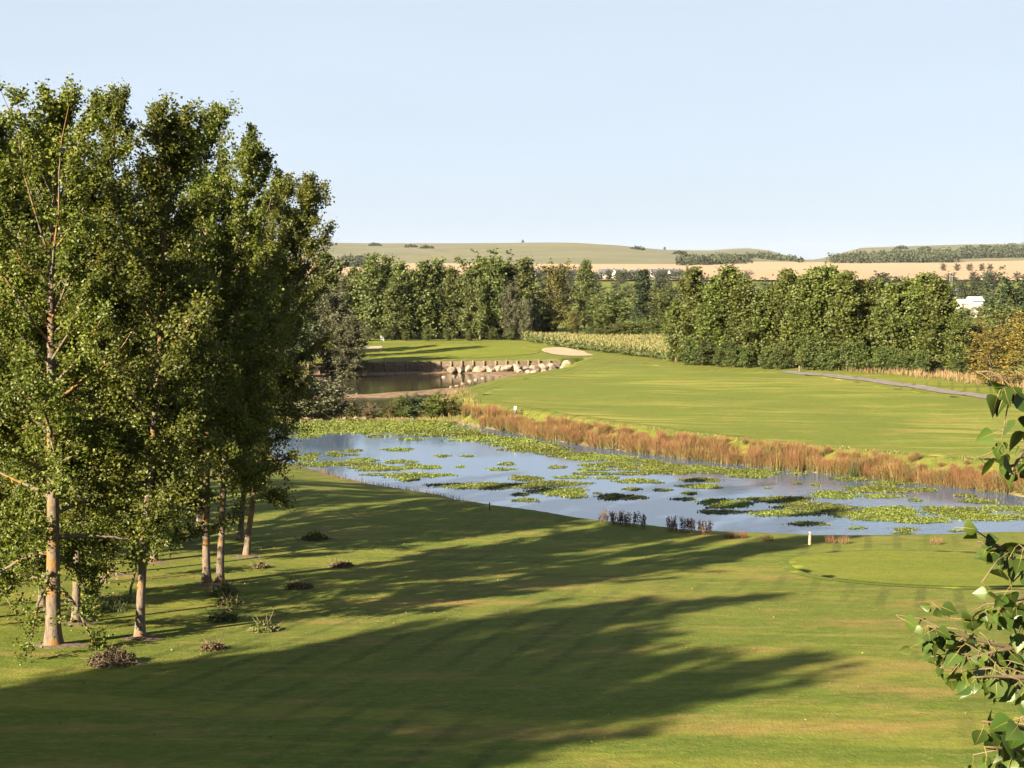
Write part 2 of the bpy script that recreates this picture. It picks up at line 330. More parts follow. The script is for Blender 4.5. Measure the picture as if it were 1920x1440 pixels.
def H(X, Y):
    X = np.asarray(X, float); Y = np.asarray(Y, float)
    und = undul(X, Y)
    L = -10.0 - 0.086 * (Y - 38); L = smin(-L, np.full_like(L, 12.15), 0.8) * -1
    L = L + und * (0.6 + 0.6 * sstep(Y, 95, 130))
    L = L + 0.35 * sstep(X, 20, 60) * sstep(Y, 100, 150)
    s1 = sdist(X, Y, POND1)
    k = 0.55 - 0.40 * (1 - sstep(X, -8, 2)) * (1 - sstep(Y, 98, 110))
    h = smin(L, ZW - 0.03 + k * np.maximum(s1, 0), 0.3)
    dam = ((Y > 118) & (Y < 142) & (X < -4))
    h = np.where(dam, np.minimum(h, ZW + 0.10 + 0.10 * np.maximum(s1, 0)), h)
    h = np.where(s1 < 0, np.maximum(ZW + 0.35 * s1, ZW - 1.2) - 0.03, h)
    sb = sdist(X, Y, BASIN); s2 = sdist(X, Y, POND2)
    kb = np.where(Y > 172 + np.where(X > 3, 3, 0), 6.0, 0.6)
    hb = np.where(sb > 0, smin(L, -13.36 + kb * sb, 0.1), np.minimum(-13.36, ZW + 0.10 * s2))
    hb = np.where(s2 < 0, np.maximum(ZW + 0.3 * s2, ZW - 1.0) - 0.02, hb)
    bar = polyw([(590, 744), (700, 742), (800, 737), (840, 731)]); d = np.full(np.shape(X), 1e9)
    for a, b in zip(bar[:-1], bar[1:]):
        e = b - a; t = np.clip(((X - a[0]) * e[0] + (Y - a[1]) * e[1]) / (e @ e), 0, 1)
        d = np.minimum(d, np.hypot(X - a[0] - t * e[0], Y - a[1] - t * e[1]))
    hb = np.where(sb < 0, np.maximum(hb, ZW + 0.22 - 0.09 * d + 0.05 * np.sin(X * 0.9)), hb)
    use2 = sb < 8
    h = np.where(use2, np.minimum(h, hb), h)
    h = h + np.where((sb > 1) & (s1 > 1), 0.45 * np.exp(-(((X + 1) / 13) ** 2 + ((Y - 222) / 14) ** 2)), 0)   # hump at the back of the green
    f = far_height(X, Y)
    return np.where(Y > 240, f + und * (1 - sstep(Y, 240, 300)), h)
def hz(x, y): return float(H(np.array([x]), np.array([y]))[0])
def hit(px, py, y0=14.0, y1=3200.0, n=6000):
    """point where the line of sight through a pixel meets the ground"""
    r = ray(px, py); Y = np.geomspace(y0, y1, n); X = r.x / r.y * Y; Z = r.z / r.y * Y
    u = np.nonzero(Z < H(X, Y))[0]
    i = u[0] if len(u) else n - 1
    return Vector((X[i], Y[i], hz(X[i], Y[i])))

def grid(name, xs, ys, zf, mat, skip=None):
    X, Y = np.meshgrid(xs, ys); Z = zf(X, Y); ny, nx = X.shape
    V = np.stack([X, Y, Z], -1).reshape(-1, 3)
    i = (np.arange(ny - 1)[:, None] * nx + np.arange(nx - 1)[None]).ravel()
    Fq = np.stack([i, i + 1, i + nx + 1, i + nx], -1)
    if skip is not None: Fq = Fq[~skip(V[Fq].mean(1))]
    mb = MB(); mb.add(V, Fq); o = mb.build(name, mat, smooth=True); o['kind'] = 'structure'
    return o
def spaced(a, b, d): return list(np.arange(a, b, d))
xs = np.array([-3400, -2400, -1600, -1000, -600, -400, -280, -200, -150, -120, -100, -85, -72, -62] + spaced(-54, 50, 0.62) + [50, 56, 64, 74, 86, 100, 120, 150, 200, 280, 400, 600, 1000, 1600, 2400, 3400], float)
ys = np.array([-150, -80, -40, -20, -5] + spaced(4, 42, 1.4) + spaced(42, 196, 0.62) + spaced(196, 250, 1.6) + [252, 260, 275, 300, 340, 400, 480, 580, 700, 850, 1000, 1300, 1700, 2200, 2800, 3600, 4300], float)

def pond_ground_mat():
    m = M['lawn'].copy(); m.name = 'ground_cover'; n, l = m.node_tree.nodes, m.node_tree.links; b = n['Principled BSDF']
    old = b.inputs['Base Color'].links[0].from_socket
    g = n.new('ShaderNodeNewGeometry'); sp = n.new('ShaderNodeSeparateXYZ'); l.new(g.outputs['Position'], sp.inputs[0])
    # bare banks and pond bed: below about 0.5 m above the water
    nz = noise(n, l, 0.8, 4); ad = n.new('ShaderNodeMath'); ad.operation = 'MULTIPLY_ADD'; ad.inputs[1].default_value = -0.5
    ady = n.new('ShaderNodeMath'); ady.operation = 'MULTIPLY_ADD'; ady.inputs[1].default_value = -0.20
    l.new(step(n, l, sp.outputs['Y'], 129, 133), ady.inputs[0]); zz = n.new('ShaderNodeMath'); zz.operation = 'ADD'; zz.inputs[1].default_value = 0.20; l.new(sp.outputs['Z'], zz.inputs[0]); l.new(zz.outputs[0], ady.inputs[2])
    l.new(nz, ad.inputs[0]); l.new(ady.outputs[0], ad.inputs[2])
    c = mix(n, l, step(n, l, noise(n, l, 1.5, 5), 0.35, 0.65), (0.13, 0.085, 0.055), (0.25, 0.18, 0.115))
    below = step(n, l, ad.outputs[0], -13.35, -13.55)
    c = mix(n, l, below, old, c)
    l.new(c, b.inputs['Base Color'])
    return m
M['ground'] = pond_ground_mat()
def ground_z(X, Y):
    z = H(X, Y); return np.where(Y > 880, np.minimum(z, np.interp(Y, FAR_Y, FAR_Z)) - 3 - 6 * sstep(Y, 1300, 2200), z)
o = grid('ground', xs, ys, ground_z, M['ground']); o['label'] = 'mown lawn and meadow ground around the ponds'

# fairway: its own strip of grass laid on the ground
def sheet(name, poly, mat, lift, d, label, inset_noise=0.0, shade=None):
    """a sheet draped on the terrain inside a world-space polygon"""
    lo, hi = poly.min(0) - d, poly.max(0) + d
    xs_, ys_ = np.arange(lo[0], hi[0] + d, d), np.arange(lo[1], hi[1] + d, d)
    X, Y = np.meshgrid(xs_, ys_); S = sdist(X, Y, poly)
    # pull vertices just outside the edge onto it for a clean outline
    gx = (sdist(X + 0.02, Y, poly) - S) / 0.02; gy = (sdist(X, Y + 0.02, poly) - S) / 0.02
    out = (S > 0) & (S < d * 1.5)
    X = np.where(out, X - gx * S, X); Y = np.where(out, Y - gy * S, Y)
    Z = H(X, Y) + lift; ny, nx = X.shape
    if shade is not None: Z = Z + shade(X, Y, np.minimum(S, 0))
    V = np.stack([X, Y, Z], -1).reshape(-1, 3); ok = (S < d * 1.5).ravel()
    i = (np.arange(ny - 1)[:, None] * nx + np.arange(nx - 1)[None]).ravel(); Fq = np.stack([i, i + 1, i + nx + 1, i + nx], -1)
    Fq = Fq[ok[Fq].all(1)]
    mb = MB(); mb.add(V, Fq); o = mb.build(name, mat, smooth=True); o['kind'] = 'structure'; o['label'] = label
    return o
def smooth_poly(P, n=6):
    P = np.asarray(P, float); out = []
    m = len(P)
    for i in range(m):
        p0, p1, p2, p3 = P[i - 1], P[i], P[(i + 1) % m], P[(i + 2) % m]
        for t in np.linspace(0, 1, n, endpoint=False):
            out.append(0.5 * ((2 * p1) + (-p0 + p2) * t + (2 * p0 - 5 * p1 + 4 * p2 - p3) * t * t + (-p0 + 3 * p1 - 3 * p2 + p3) * t ** 3))
    return np.array(out)
fair = smooth_poly(polyw([(905, 740), (960, 716), (1030, 704), (1110, 694), (1190, 680), (1300, 694), (1500, 705), (1700, 736), (1850, 756), (2100, 800), (2250, 876), (1900, 866), (1700, 851), (1500, 832), (1300, 810), (1130, 789), (1010, 770), (940, 755)], -12.2))
sheet('fairway', fair, M['fairway'], 0.022, 1.0, 'mown fairway beyond the rushes')
green = smooth_poly(polyw([(672, 668), (760, 671), (900, 671), (985, 667), (1010, 659), (960, 651), (880, 648), (770, 650), (680, 653), (640, 660)], -12.1))
sheet('putting_green', green, M['green'], 0.045, 0.8, 'putting green behind the timber wall')
tee_px = [(1480, 1052), (1560, 1038), (1700, 1035), (1920, 1040), (2120, 1046), (2130, 1090), (1920, 1102), (1760, 1100), (1620, 1092), (1520, 1078)]
tee = smooth_poly([tuple(hit(x, y, 30, 80)[:2]) for x, y in tee_px])
sheet('tee_collar', smooth_poly([tuple(c + (c - tee.mean(0)) / np.linalg.norm(c - tee.mean(0)) * 0.45) for c in tee[::4]], 4), M['collar'], 0.02, 0.5, 'darker grass collar around the mown tee')
sheet('tee', tee, M['green'], 0.04, 0.5, 'smooth mown tee on the near lawn')
bunk = smooth_poly(polyw([(1016, 658), (1040, 655.5), (1072, 657), (1112, 666.5), (1090, 668), (1045, 667.5), (1026, 664)], -12.15))
sheet('bunker', bunk, M['sand'], 0.07, 0.5, 'pale sand bunker beside the green', shade=lambda X, Y, S: 0.06 * sstep(Y, np.full_like(Y, 192.0), np.full_like(Y, 203.0)))
bunk2 = smooth_poly(polyw([(640, 652), (670, 649.5), (712, 649.5), (714, 652.5), (680, 655)], -12.1))
sheet('bunker', bunk2, M['sand'], 0.09, 0.5, 'sand bunker behind the flag')
pth = np.array([hit(x, y, 100, 230)[:2] for x, y in [(1470, 697), (1520, 702), (1600, 710), (1700, 723), (1800, 738), (1880, 750), (2000, 772)]])
tg = norm(np.gradient(pth, axis=0)); nrm = np.stack([-tg[:, 1], tg[:, 0]], -1)
sheet('path', np.concatenate([pth + nrm * 1.15, (pth - nrm * 1.15)[::-1]]), M['asphalt'], 0.06, 0.6, 'narrow grey path along the fairway edge')

# ponds
def water_mat():
    m, n, l, b = new_mat('pond_water')
    b.inputs['Base Color'].default_value = (0.030, 0.050, 0.088, 1); b.inputs['Roughness'].default_value = 0.04; b.inputs['IOR'].default_value = 2.5
    b.inputs['Specular IOR Level'].default_value = 0.9
    r1 = noise(n, l, 1.0, 3, 0.6, None, (1.1, 3.2, 1), math.radians(10)); calm = step(n, l, noise(n, l, 0.06, 2), 0.38, 0.60)
    bm = n.new('ShaderNodeBump'); bm.inputs['Distance'].default_value = 0.05
    st = n.new('ShaderNodeMapRange'); st.inputs[3].default_value = 0.08; st.inputs[4].default_value = 0.45; l.new(calm, st.inputs[0]); l.new(st.outputs[0], bm.inputs['Strength'])
    l.new(r1, bm.inputs['Height']); l.new(bm.outputs[0], b.inputs['Normal'])
    return m
M['water'] = water_mat()
M['dark_water'] = M['water'].copy(); M['dark_water'].name = 'still_pond_water'; _b = M['dark_water'].node_tree.nodes['Principled BSDF']; _b.inputs['Base Color'].default_value = (0.016, 0.014, 0.009, 1); _b.inputs['IOR'].default_value = 1.5; _b.inputs['Specular IOR Level'].default_value = 0.5
for nm, x0, x1, y0, y1, lab in (('pond', -40, 52, 60, 128.5, 'pond with rafts of floating water plants'), ('upper_pond', -42, 16, 128.5, 190, 'dark still pond below the timber wall')):
    mb = MB(); mb.add([[x0, y0, ZW], [x1, y0, ZW], [x1, y1, ZW], [x0, y1, ZW]], [[0, 1, 2, 3]]); o = mb.build(nm, M['water' if nm == 'pond' else 'dark_water']); o['kind'] = 'structure'; o['label'] = lab

# far country: stubble field and downs
M['stubble'] = plain_mat('stubble', (0.36, 0.235, 0.12), (0.30, 0.19, 0.095), 1.0, 0.95, 0, 0.02, (0.0022, 0.016, 1), 0.42, 0.66)
def hill_mat():
    m, n, l, b = new_mat('down_grass')
    a = noise(n, l, 0.010, 5, 0.6, None, (0.6, 1, 1)); d = noise(n, l, 0.02, 4, 0.6, None, (0.55, 1, 1))
    c = mix(n, l, step(n, l, a, 0.35, 0.65), (0.058, 0.070, 0.016), (0.112, 0.100, 0.026))
    c = mix(n, l, step(n, l, d, 0.57, 0.66), c, (0.042, 0.042, 0.020))
    l.new(c, b.inputs['Base Color']); b.inputs['Roughness'].default_value = 0.95
    return m
M['hill'] = hill_mat()
fx = np.arange(-1500, 2300, 24.0); 
def strip(name, y_of_t, nt, mat, label, lift):
    T = np.linspace(0, 1, nt); X = np.broadcast_to(fx, (nt, len(fx))); Y = y_of_t(T[:, None], X); Z = far_height(X, Y) + lift
    V = np.stack([X, Y, Z], -1).reshape(-1, 3); nx = len(fx); i = (np.arange(nt - 1)[:, None] * nx + np.arange(nx - 1)[None]).ravel()
    mb = MB(); mb.add(V, np.stack([i, i + 1, i + nx + 1, i + nx], -1)); o = mb.build(name, mat, smooth=True); o['kind'] = 'structure'; o['label'] = label
    return o
strip('stubble_field', lambda t, X: 900 + t * (field_edge(X) - 900), 30, M['stubble'], 'pale harvested stubble field below the hills', 0.0)
strip('hills', lambda t, X: field_edge(X) + t * (3250 - field_edge(X)), 40, M['hill'], 'grassy down with a gap showing the sky', 0.05)

# ------------------------------------------------------------------ trees
def grow(seed, Ht, R, base=0.15, n1=70, n2=8, nl=55, leaf=0.12, elev=(20, 62), jit=0.18, r0=0.17, prof='poplar', lean=(0, 0), wob=0.12, sec=(0.5, 1.2), wid=0.85,
         droop=0.2, twigs=True, sides=9, wind=0.0, low=None):
    """tapered trunk, ascending limbs, side shoots and leaves gathered on the shoots; returns three mesh builders"""
    rng = np.random.default_rng(seed); tr, br, cr = MB(), MB(), MB()
    n = 15; t = np.linspace(0, 1, n)
    P = np.stack([lean[0] * t ** 1.2 + wob * np.sin(t * 7 + rng.random() * 6) * t, lean[1] * t ** 1.2 + wob * np.cos(t * 6 + rng.random() * 6) * t, Ht * t], -1)
    P[:, :2] -= P[0, :2]
    rad = r0 * (1 - t) ** 0.85 + 0.012
    tt = np.concatenate([[0, 0.006, 0.015, 0.035], t[1:]]); PP = np.stack([np.interp(tt, t, P[:, k]) for k in range(3)], -1)
    rr = np.interp(tt, t, rad) * (1 + 0.55 * np.exp(-tt * Ht / 0.28)); PP[0, 2] -= 0.15
    tube(tr, PP, rr, sides)
    pts = []
    for i in range(n1):
        s = ((i + rng.random()) / n1) ** 0.92; tb = base + (0.985 - base) * s
        p0 = np.array([np.interp(tb, t, P[:, k]) for k in range(3)])
        if prof == 'poplar': w = min(1, 0.70 + 1.5 * s) * (1 - s) ** 0.62 + 0.09
        elif prof == 'cone': w = (1 - s) ** 0.9 + 0.06
        elif prof == 'round': w = math.sqrt(max(0.03, 1 - (1.75 * s - 0.8) ** 2))
        else: w = min(1, 0.5 + 2.2 * s) * (1 - s ** 3) ** 0.6 + 0.08
        Lb = R * w * rng.uniform(0.5, 1.3); dens = rng.uniform(0.45, 1.45)
        az = i * 2.39996 + rng.normal() * 0.35; el = math.radians(elev[0] + (elev[1] - elev[0]) * s + rng.normal() * 8)
        d = np.array([math.cos(az) * math.cos(el) + wind, math.sin(az) * math.cos(el), math.sin(el)])
        Lp = Lb / max(0.35, math.cos(el)) * 0.85
        Lp = min(Lp, R * 1.6)
        if prof == 'poplar': Lp = min(Lp, (1 - tb) * Ht * rng.uniform(0.75, 1.15) + 0.40)
        u = np.linspace(0, 1, 6)[:, None]
        up = 0.22 if prof != 'cone' else -0.12
        B = p0 + d * Lp * u + np.array([0, 0, up * Lp]) * u ** 2 + rng.normal(size=(6, 3)) * 0.05 * Lp * u * 0.5
        if low is not None and s < low[0]: B[:, 2] -= (u[:, 0] ** 1.6) * low[1] * (1 - s / low[0])
        rb = np.interp(tb, t, rad) * 0.42
        tube(br, B, rb * (1 - u[:, 0]) ** 0.8 + 0.006, 4, cap=False)
        for j in range(n2):
            q = 0.22 + 0.78 * (j + rng.random()) / n2
            c = np.array([np.interp(q, u[:, 0], B[:, k]) for k in range(3)])
            e = norm(d * 0.55 + rng.normal(size=3) * 0.62 + np.array([0, 0, (0.18 + (0.9 * s ** 3 if prof == 'poplar' else 0)) if prof != 'cone' else -0.1]))
            ls = rng.uniform(*sec) * (1.15 - 0.55 * q) * (0.38 + 0.62 * w)
            if twigs and rng.random() < 0.6: tube(br, np.array([c, c + e * ls * 0.5, c + e * ls]), [rb * 0.3 + 0.004, 0.006, 0.003], 3, cap=False)
            k = max(3, int(nl * dens * rng.uniform(0.5, 1.5) * (1 - 0.55 * s ** 3)))
            v = rng.random(k)[:, None] ** 0.7
            pts.append(c + e * ls * v + rng.normal(size=(k, 3)) * jit * (0.5 + 0.7 * v) * (1 - 0.45 * s ** 3))
    Q = np.concatenate(pts); Q[:, 2] = np.maximum(Q[:, 2], 0.12)
    leaves(cr, rng, Q, leaf * rng.uniform(0.65, 1.3, len(Q)), wid, droop)
    f = Ht / np.percentile(Q[:, 2], 99.9)
    for b_ in (tr, br, cr):
        for a_ in b_.v: a_[:, 2] *= f
    return tr, br, cr
def tree_meshes(kw, leafmat, barkmat, nm):
    tr, br, cr = grow(**kw)
    return (tr.mesh(nm + '_trunk', barkmat, True), br.mesh(nm + '_branches', barkmat, True), cr.mesh(nm + '_crown', leafmat))
def put_tree(name, ms, loc, scale, rz, label, cat='tree', group=None):
    r = empty(name, loc, rz, scale); tag(r, label, cat, group)
    for nm, me in zip(('trunk', 'limbs', 'crown'), ms):
        if me is not None and len(me.vertices): link(bpy.data.objects.new(nm, me), r)
    return r

# the poplars on the near lawn: base pixel, trunk width px, top pixel, crown start, crown radius, label
POPS = [((100, 1210), 27, (92, 158), 0.10, 3.1, 'tall poplar with the thickest flared pale trunk on the near lawn', (0.38, 2.6)),
        ((143, 1168), 15, (150, 310), 0.20, 2.3, 'slender poplar with an orange lichened trunk beside the thick pale trunk', (0.2, 0.8)),
        ((80, 1140), 12, (25, 235), 0.10, 2.7, 'poplar with a thin blotched trunk half hidden behind the thick pale trunk', (0.38, 2.2)),
        ((262, 1195), 16, (325, 190), 0.16, 2.7, 'poplar with a leaning trunk banded orange and grey, standing apart on its soil patch', (0.2, 0.5)),
        ((207, 1076), 14, (212, 165), 0.16, 2.6, 'poplar behind the crooked bare saplings, dark topped', (0.2, 0.6)),
        ((289, 1052), 11, (290, 290), 0.24, 2.3, 'thin poplar standing behind the leaning banded trunk', None),
        ((387, 1093), 14, (388, 192), 0.22, 2.7, 'poplar with a low bare forked side limb, one of a close pair', None),
        ((412, 1092), 13, (462, 232), 0.22, 2.6, 'straight poplar with orange lichen all up its trunk, one of a close pair', None),
        ((376, 1004), 15, (372, 330), 0.22, 2.6, 'dark shaded poplar trunk behind the close pair', None),
        ((450, 1012), 10, (530, 322), 0.20, 2.5, 'dark poplar with leaning top at the pond end of the plantation', (0.25, 0.6)),
        ((462, 1042), 11, (585, 328), 0.15, 2.7, 'outermost poplar leaning over towards the pond, foliage hanging low', (0.25, 0.9)),
        ((-75, 1165), 18, (-30, 215), 0.12, 2.9, 'poplar at the lawn edge beside the thick pale trunk', (0.40, 2.6)),
        ((25, 1060), 14, (60, 250), 0.18, 2.6, 'poplar deep in the plantation behind the thin blotched trunk', None)]
pop_meshes = []
for i, (bp, w, tp, cb, R, lab, low) in enumerate(POPS):
    b = hit(*bp, 20, 90); top = at_depth(tp[0], tp[1], b.y)
    kw = dict(seed=11 + i, Ht=top.z - b.z, R=R, base=cb, n1=56, n2=9, nl=114, leaf=0.097, elev=(16, 66), jit=0.125, sec=(0.5, 1.35), r0=w * b.y / F_PX / 2, lean=(top.x - b.x, 0.3), low=low, wind=0.10)
    ms = tree_meshes(kw, M['poplar'], M['bark'], 'poplar'); pop_meshes.append(ms)
    put_tree('poplar_tree', ms, b, 1.0, 0, lab, 'poplar', 'poplars of the lawn plantation')
# the rest of the plantation nearer the viewpoint, out of the picture: their shadows cross the lawn
CAST = [(18.9, 1.0), (18.7, -5.0), (20.4, 0.5), (22.2, 1.5), (24.2, 4.0), (26.3, 7.5), (28.0, 6.0), (20.6, -6), (22.3, -4), (24.3, -2), (26.3, 1.5), (28.2, 0), (21.2, -12), (23.3, -10), (25.4, -6), (27.4, -6), (29.4, -10), (20.0, -14), (22.4, -15)]
for i, (c_, a_) in enumerate(CAST):
    a_ -= 7.0
    x, y = 0.695 * a_ - 0.719 * c_, 0.719 * a_ + 0.695 * c_; k_ = 1.0 - 0.03 * (i % 3); s, v = (k_ * 1.2, k_ * 1.2, k_), (0, 4, 0, 3, 0, 6)[i % 6]
    put_tree('poplar_tree', pop_meshes[v], (x, y, hz(x, y)), s, i * 1.1, 'poplar of the plantation whose long shadow crosses the near lawn', 'poplar', 'poplars casting the lawn shadow')

for i, (x, y, s, v) in enumerate([(-17.0, 52.0, 0.95, 4), (-20.0, 57.0, 0.95, 0), (-22.5, 50.0, 0.95, 3), (-24.5, 62.0, 0.95, 6), (-19.5, 64.0, 0.9, 7), (-26.5, 56.0, 0.95, 2), (-23.0, 69.0, 0.9, 5), (-28.5, 66.0, 0.95, 0)]):
    put_tree('poplar_tree', pop_meshes[v], (x, y, hz(x, y)), s, i * 0.9 + 0.4, 'poplar at the back of the plantation, glimpsed between the front trunks', 'poplar', 'poplars at the back of the plantation')

# mid-distance kinds
def kind(n, seed0, leafmat, bark, nm, **kw): return [tree_meshes(dict(kw, seed=seed0 + i), leafmat, bark, nm) for i in range(n)]
base_mid = dict(Ht=12.0, leaf=0.34, n1=44, n2=6, nl=26, jit=0.34, r0=0.16, twigs=False, sides=6, sec=(0.7, 1.7), wid=0.9)
K = {'alder': kind(4, 101, M['mid'], M['darkbark'], 'alder', **dict(base_mid, R=2.9, base=0.06, elev=(10, 60), prof='poplar')),
     'row': kind(4, 141, M['row'], M['darkbark'], 'row_poplar', **dict(base_mid, R=2.6, base=0.08, elev=(12, 64), prof='poplar')),
     'round': kind(3, 181, M['mid'], M['darkbark'], 'round_tree', **dict(base_mid, Ht=10, R=4.0, base=0.12, elev=(0, 70), prof='round', leaf=0.42)),
     'olive': kind(1, 191, M['olive'], M['darkbark'], 'olive_tree', **dict(base_mid, Ht=12, R=3.4, base=0.10, elev=(5, 65), prof='broad')),
     'autumn': kind(2, 201, M['yellow'], M['bark'], 'autumn_tree', **dict(base_mid, Ht=11, R=3.4, base=0.10, elev=(15, 65), prof='broad', leaf=0.26, nl=22, n1=40)),
     'willow': kind(2, 211, M['willow'], M['darkbark'], 'willow', **dict(base_mid, Ht=14, R=3.6, base=0.03, elev=(20, 70), prof='broad', leaf=0.30, nl=48, jit=0.30, n1=60, sec=(0.8, 2.2))),
     'conifer': kind(2, 221, M['dark'], M['darkbark'], 'conifer', **dict(base_mid, Ht=9, R=2.2, base=0.03, elev=(-5, 30), prof='cone', leaf=0.30, nl=26)),
     'cypress': kind(3, 231, M['shade'], M['darkbark'], 'dark_shrub', **dict(base_mid, Ht=4.5, R=1.3, base=0.03, elev=(10, 70), prof='broad', leaf=0.26, nl=22, n1=34, n2=5, jit=0.22, sec=(0.3, 0.8))),
     'darkround': kind(2, 241, M['dark'], M['darkbark'], 'dark_tree', **dict(base_mid, Ht=11, R=5.0, base=0.10, elev=(0, 70), prof='round', leaf=0.45)),
     'far': kind(3, 251, M['far'], M['darkbark'], 'distant_tree', **dict(base_mid, Ht=9, R=3.6, base=0.06, elev=(0, 70), prof='round', leaf=0.6, n1=30, n2=5, nl=12))}
HT = {'alder': 12.0, 'row': 12.0, 'round': 10.0, 'olive': 12.0, 'autumn': 11.0, 'willow': 14.0, 'conifer': 9.0, 'cypress': 4.5, 'darkround': 11.0, 'far': 9.0}
rnd = random.Random(5)
def stand(kind_, px, ptop, d, label, name, group=None, wide=1.0, v=None, cat='tree'):
    """a tree at distance d whose top shows at pixel (px, ptop)"""
    x = (px - 960) / F_PX * d; z = hz(x, d); top = at_depth(px, ptop, d).z
    s = (top - z) / HT[kind_]; ms = K[kind_][rnd.randrange(len(K[kind_])) if v is None else v % len(K[kind_])]
    w = s * wide
    return put_tree(name, ms, (x, d, z - 0.05), (w, w, s), rnd.uniform(0, 6.28), label, cat, group)
# trees behind the green (top pixel, distance)
G1 = 'tall green trees behind the putting green'
for px, pt, d in [(640, 520, 238), (665, 500, 242), (700, 474, 236), (725, 478, 240), (752, 490, 236), (795, 488, 237), (820, 483, 240), (848, 500, 238), (880, 505, 236), (905, 480, 238),
                  (930, 482, 236), (950, 490, 240), (985, 482, 238), (690, 510, 246), (770, 505, 246), (862, 515, 247), (985, 505, 246), (620, 505, 246), (740, 520, 234), (900, 520, 234)]:
    stand('alder', px, pt, d, ('tall leafy tree in the stand behind the flag' if px < 780 else 'tall leafy tree in the middle of the stand behind the putting green' if px < 890 else 'tall leafy tree at the cornfield end of the stand behind the putting green'), 'leafy_tree', G1, 1.05)
for px, pt, d in [(905, 468, 262), (940, 470, 262)]: stand('round', px, pt, d, 'pale topped tree showing above the stand behind the green', 'leafy_tree', 'pale tops behind the stand')
for i, (px, pt, d) in enumerate([(960, 520, 232), (985, 560, 231)]): stand('willow', px, pt, d, 'brownish tree at the cornfield corner of the stand', 'leafy_tree', 'brownish trees at the corn corner', 0.8)
# low growth under that stand
for px, pt, d in [(690, 615, 231), (720, 612, 232), (760, 618, 231), (800, 610, 232), (840, 612, 231), (880, 615, 231), (925, 612, 231), (960, 610, 231), (990, 615, 230)]:
    stand('round', px, pt, d, 'low green bush at the foot of the stand behind the green', 'bush', 'bushes under the stand behind the green', 0.9 + rnd.random() * 0.4, cat='bush')
# willow group left of the upper pond
stand('willow', 628, 520, 176, 'grey-leaved willow with upright sprays beside the dark pond', 'willow_tree', None, 1.0, 0, 'willow')
stand('willow', 655, 592, 173, 'small grey willow overhanging the end of the timber wall', 'willow_tree', None, 1.25, 1, 'willow')
stand('darkround', 585, 520, 178, 'dark shaded tree beside the grey willow', 'leafy_tree', None, 0.75)
stand('alder', 612, 470, 190, 'green tree rising behind the grey willow', 'leafy_tree', None, 1.0, 1)
stand('alder', 560, 500, 196, 'green tree hidden behind the poplars above the pond', 'leafy_tree', 'trees left of the upper pond', 1.1)
stand('alder', 500, 500, 196, 'green tree hidden behind the poplars above the pond', 'leafy_tree', 'trees left of the upper pond', 1.1)
stand('darkround', 530, 560, 170, 'broad dark tree hidden behind the poplars by the pond', 'leafy_tree', None, 0.8)
# row of poplars along the far edge of the fairway
G2 = 'young poplars in the row beyond the fairway'
def row_depth(px): return np.interp(px, [1260, 1400, 1600, 1800], [181, 171, 164, 158])
for px, pt, dd in [(1268, 560, 2), (1300, 500, 3), (1335, 530, 1), (1368, 497, 4), (1395, 520, 2), (1425, 545, 3), (1450, 530, 5), (1475, 504, 4), (1500, 520, 2), (1530, 500, 3), (1556, 496, 5), (1585, 508, 2),
                   (1615, 522, 4), (1645, 524, 5), (1672, 530, 2), (1700, 522, 4), (1725, 512, 3), (1752, 516, 2), (1775, 545, 3), (1795, 580, 1), (1345, 515, 9), (1515, 515, 9), (1570, 512, 9), (1640, 530, 9), (1735, 522, 9)]:
    stand('row', px, pt, row_depth(px) + dd, ('young bushy poplar standing behind the front of the row beyond the fairway' if dd == 9 else 'young bushy poplar at the cornfield end of the row' if px < 1410 else 'young bushy poplar in the middle of the row, where the path meets it' if px < 1600 else 'young bushy poplar at the autumn tree end of the row'), 'poplar_tree', G2, 1.12, cat='poplar')
for px, pt, dd in [(1295, 630, -1.5), (1318, 628, -1.5), (1375, 640, -1.5), (1398, 650, -1.5), (1440, 648, -1.5), (1465, 640, -2), (1515, 630, -2), (1540, 628, -2), (1590, 635, -2), (1615, 640, -2), (1650, 645, -2),
                   (1672, 648, -2), (1700, 650, -2), (1730, 655, -2), (1560, 650, -2.5), (1350, 650, -1.5)]:
    stand('cypress', px, pt, row_depth(px) + dd, ('dark evergreen shrub under the row, on the cornfield side of the wooden post' if px < 1499 else 'dark evergreen shrub under the row, beside the path'), 'evergreen_shrub', 'dark shrubs under the poplar row', 1.1, cat='shrub')
stand('cypress', 1800, 672, 156, 'low dark rounded shrub at the end of the poplar row', 'evergreen_shrub', None, 1.8, cat='shrub')
# autumn-coloured trees at the right
stand('autumn', 1858, 588, 142, 'yellow and orange autumn tree near the path', 'autumn_tree', 'autumn trees by the path', 1.45, 0)
stand('autumn', 1925, 575, 140, 'yellow and orange autumn tree near the path', 'autumn_tree', 'autumn trees by the path', 1.45, 1)
stand('autumn', 1985, 570, 138, 'yellow and orange autumn tree near the path', 'autumn_tree', 'autumn trees by the path', 1.45, 0)
stand('darkround', 1890, 500, 235, 'broad dark tree rising behind the autumn trees', 'broad_tree', None, 0.95, 0)
stand('darkround', 1960, 515, 240, 'broad dark tree beside the tallest dark one behind the autumn trees', 'broad_tree', None, 1.0, 1)
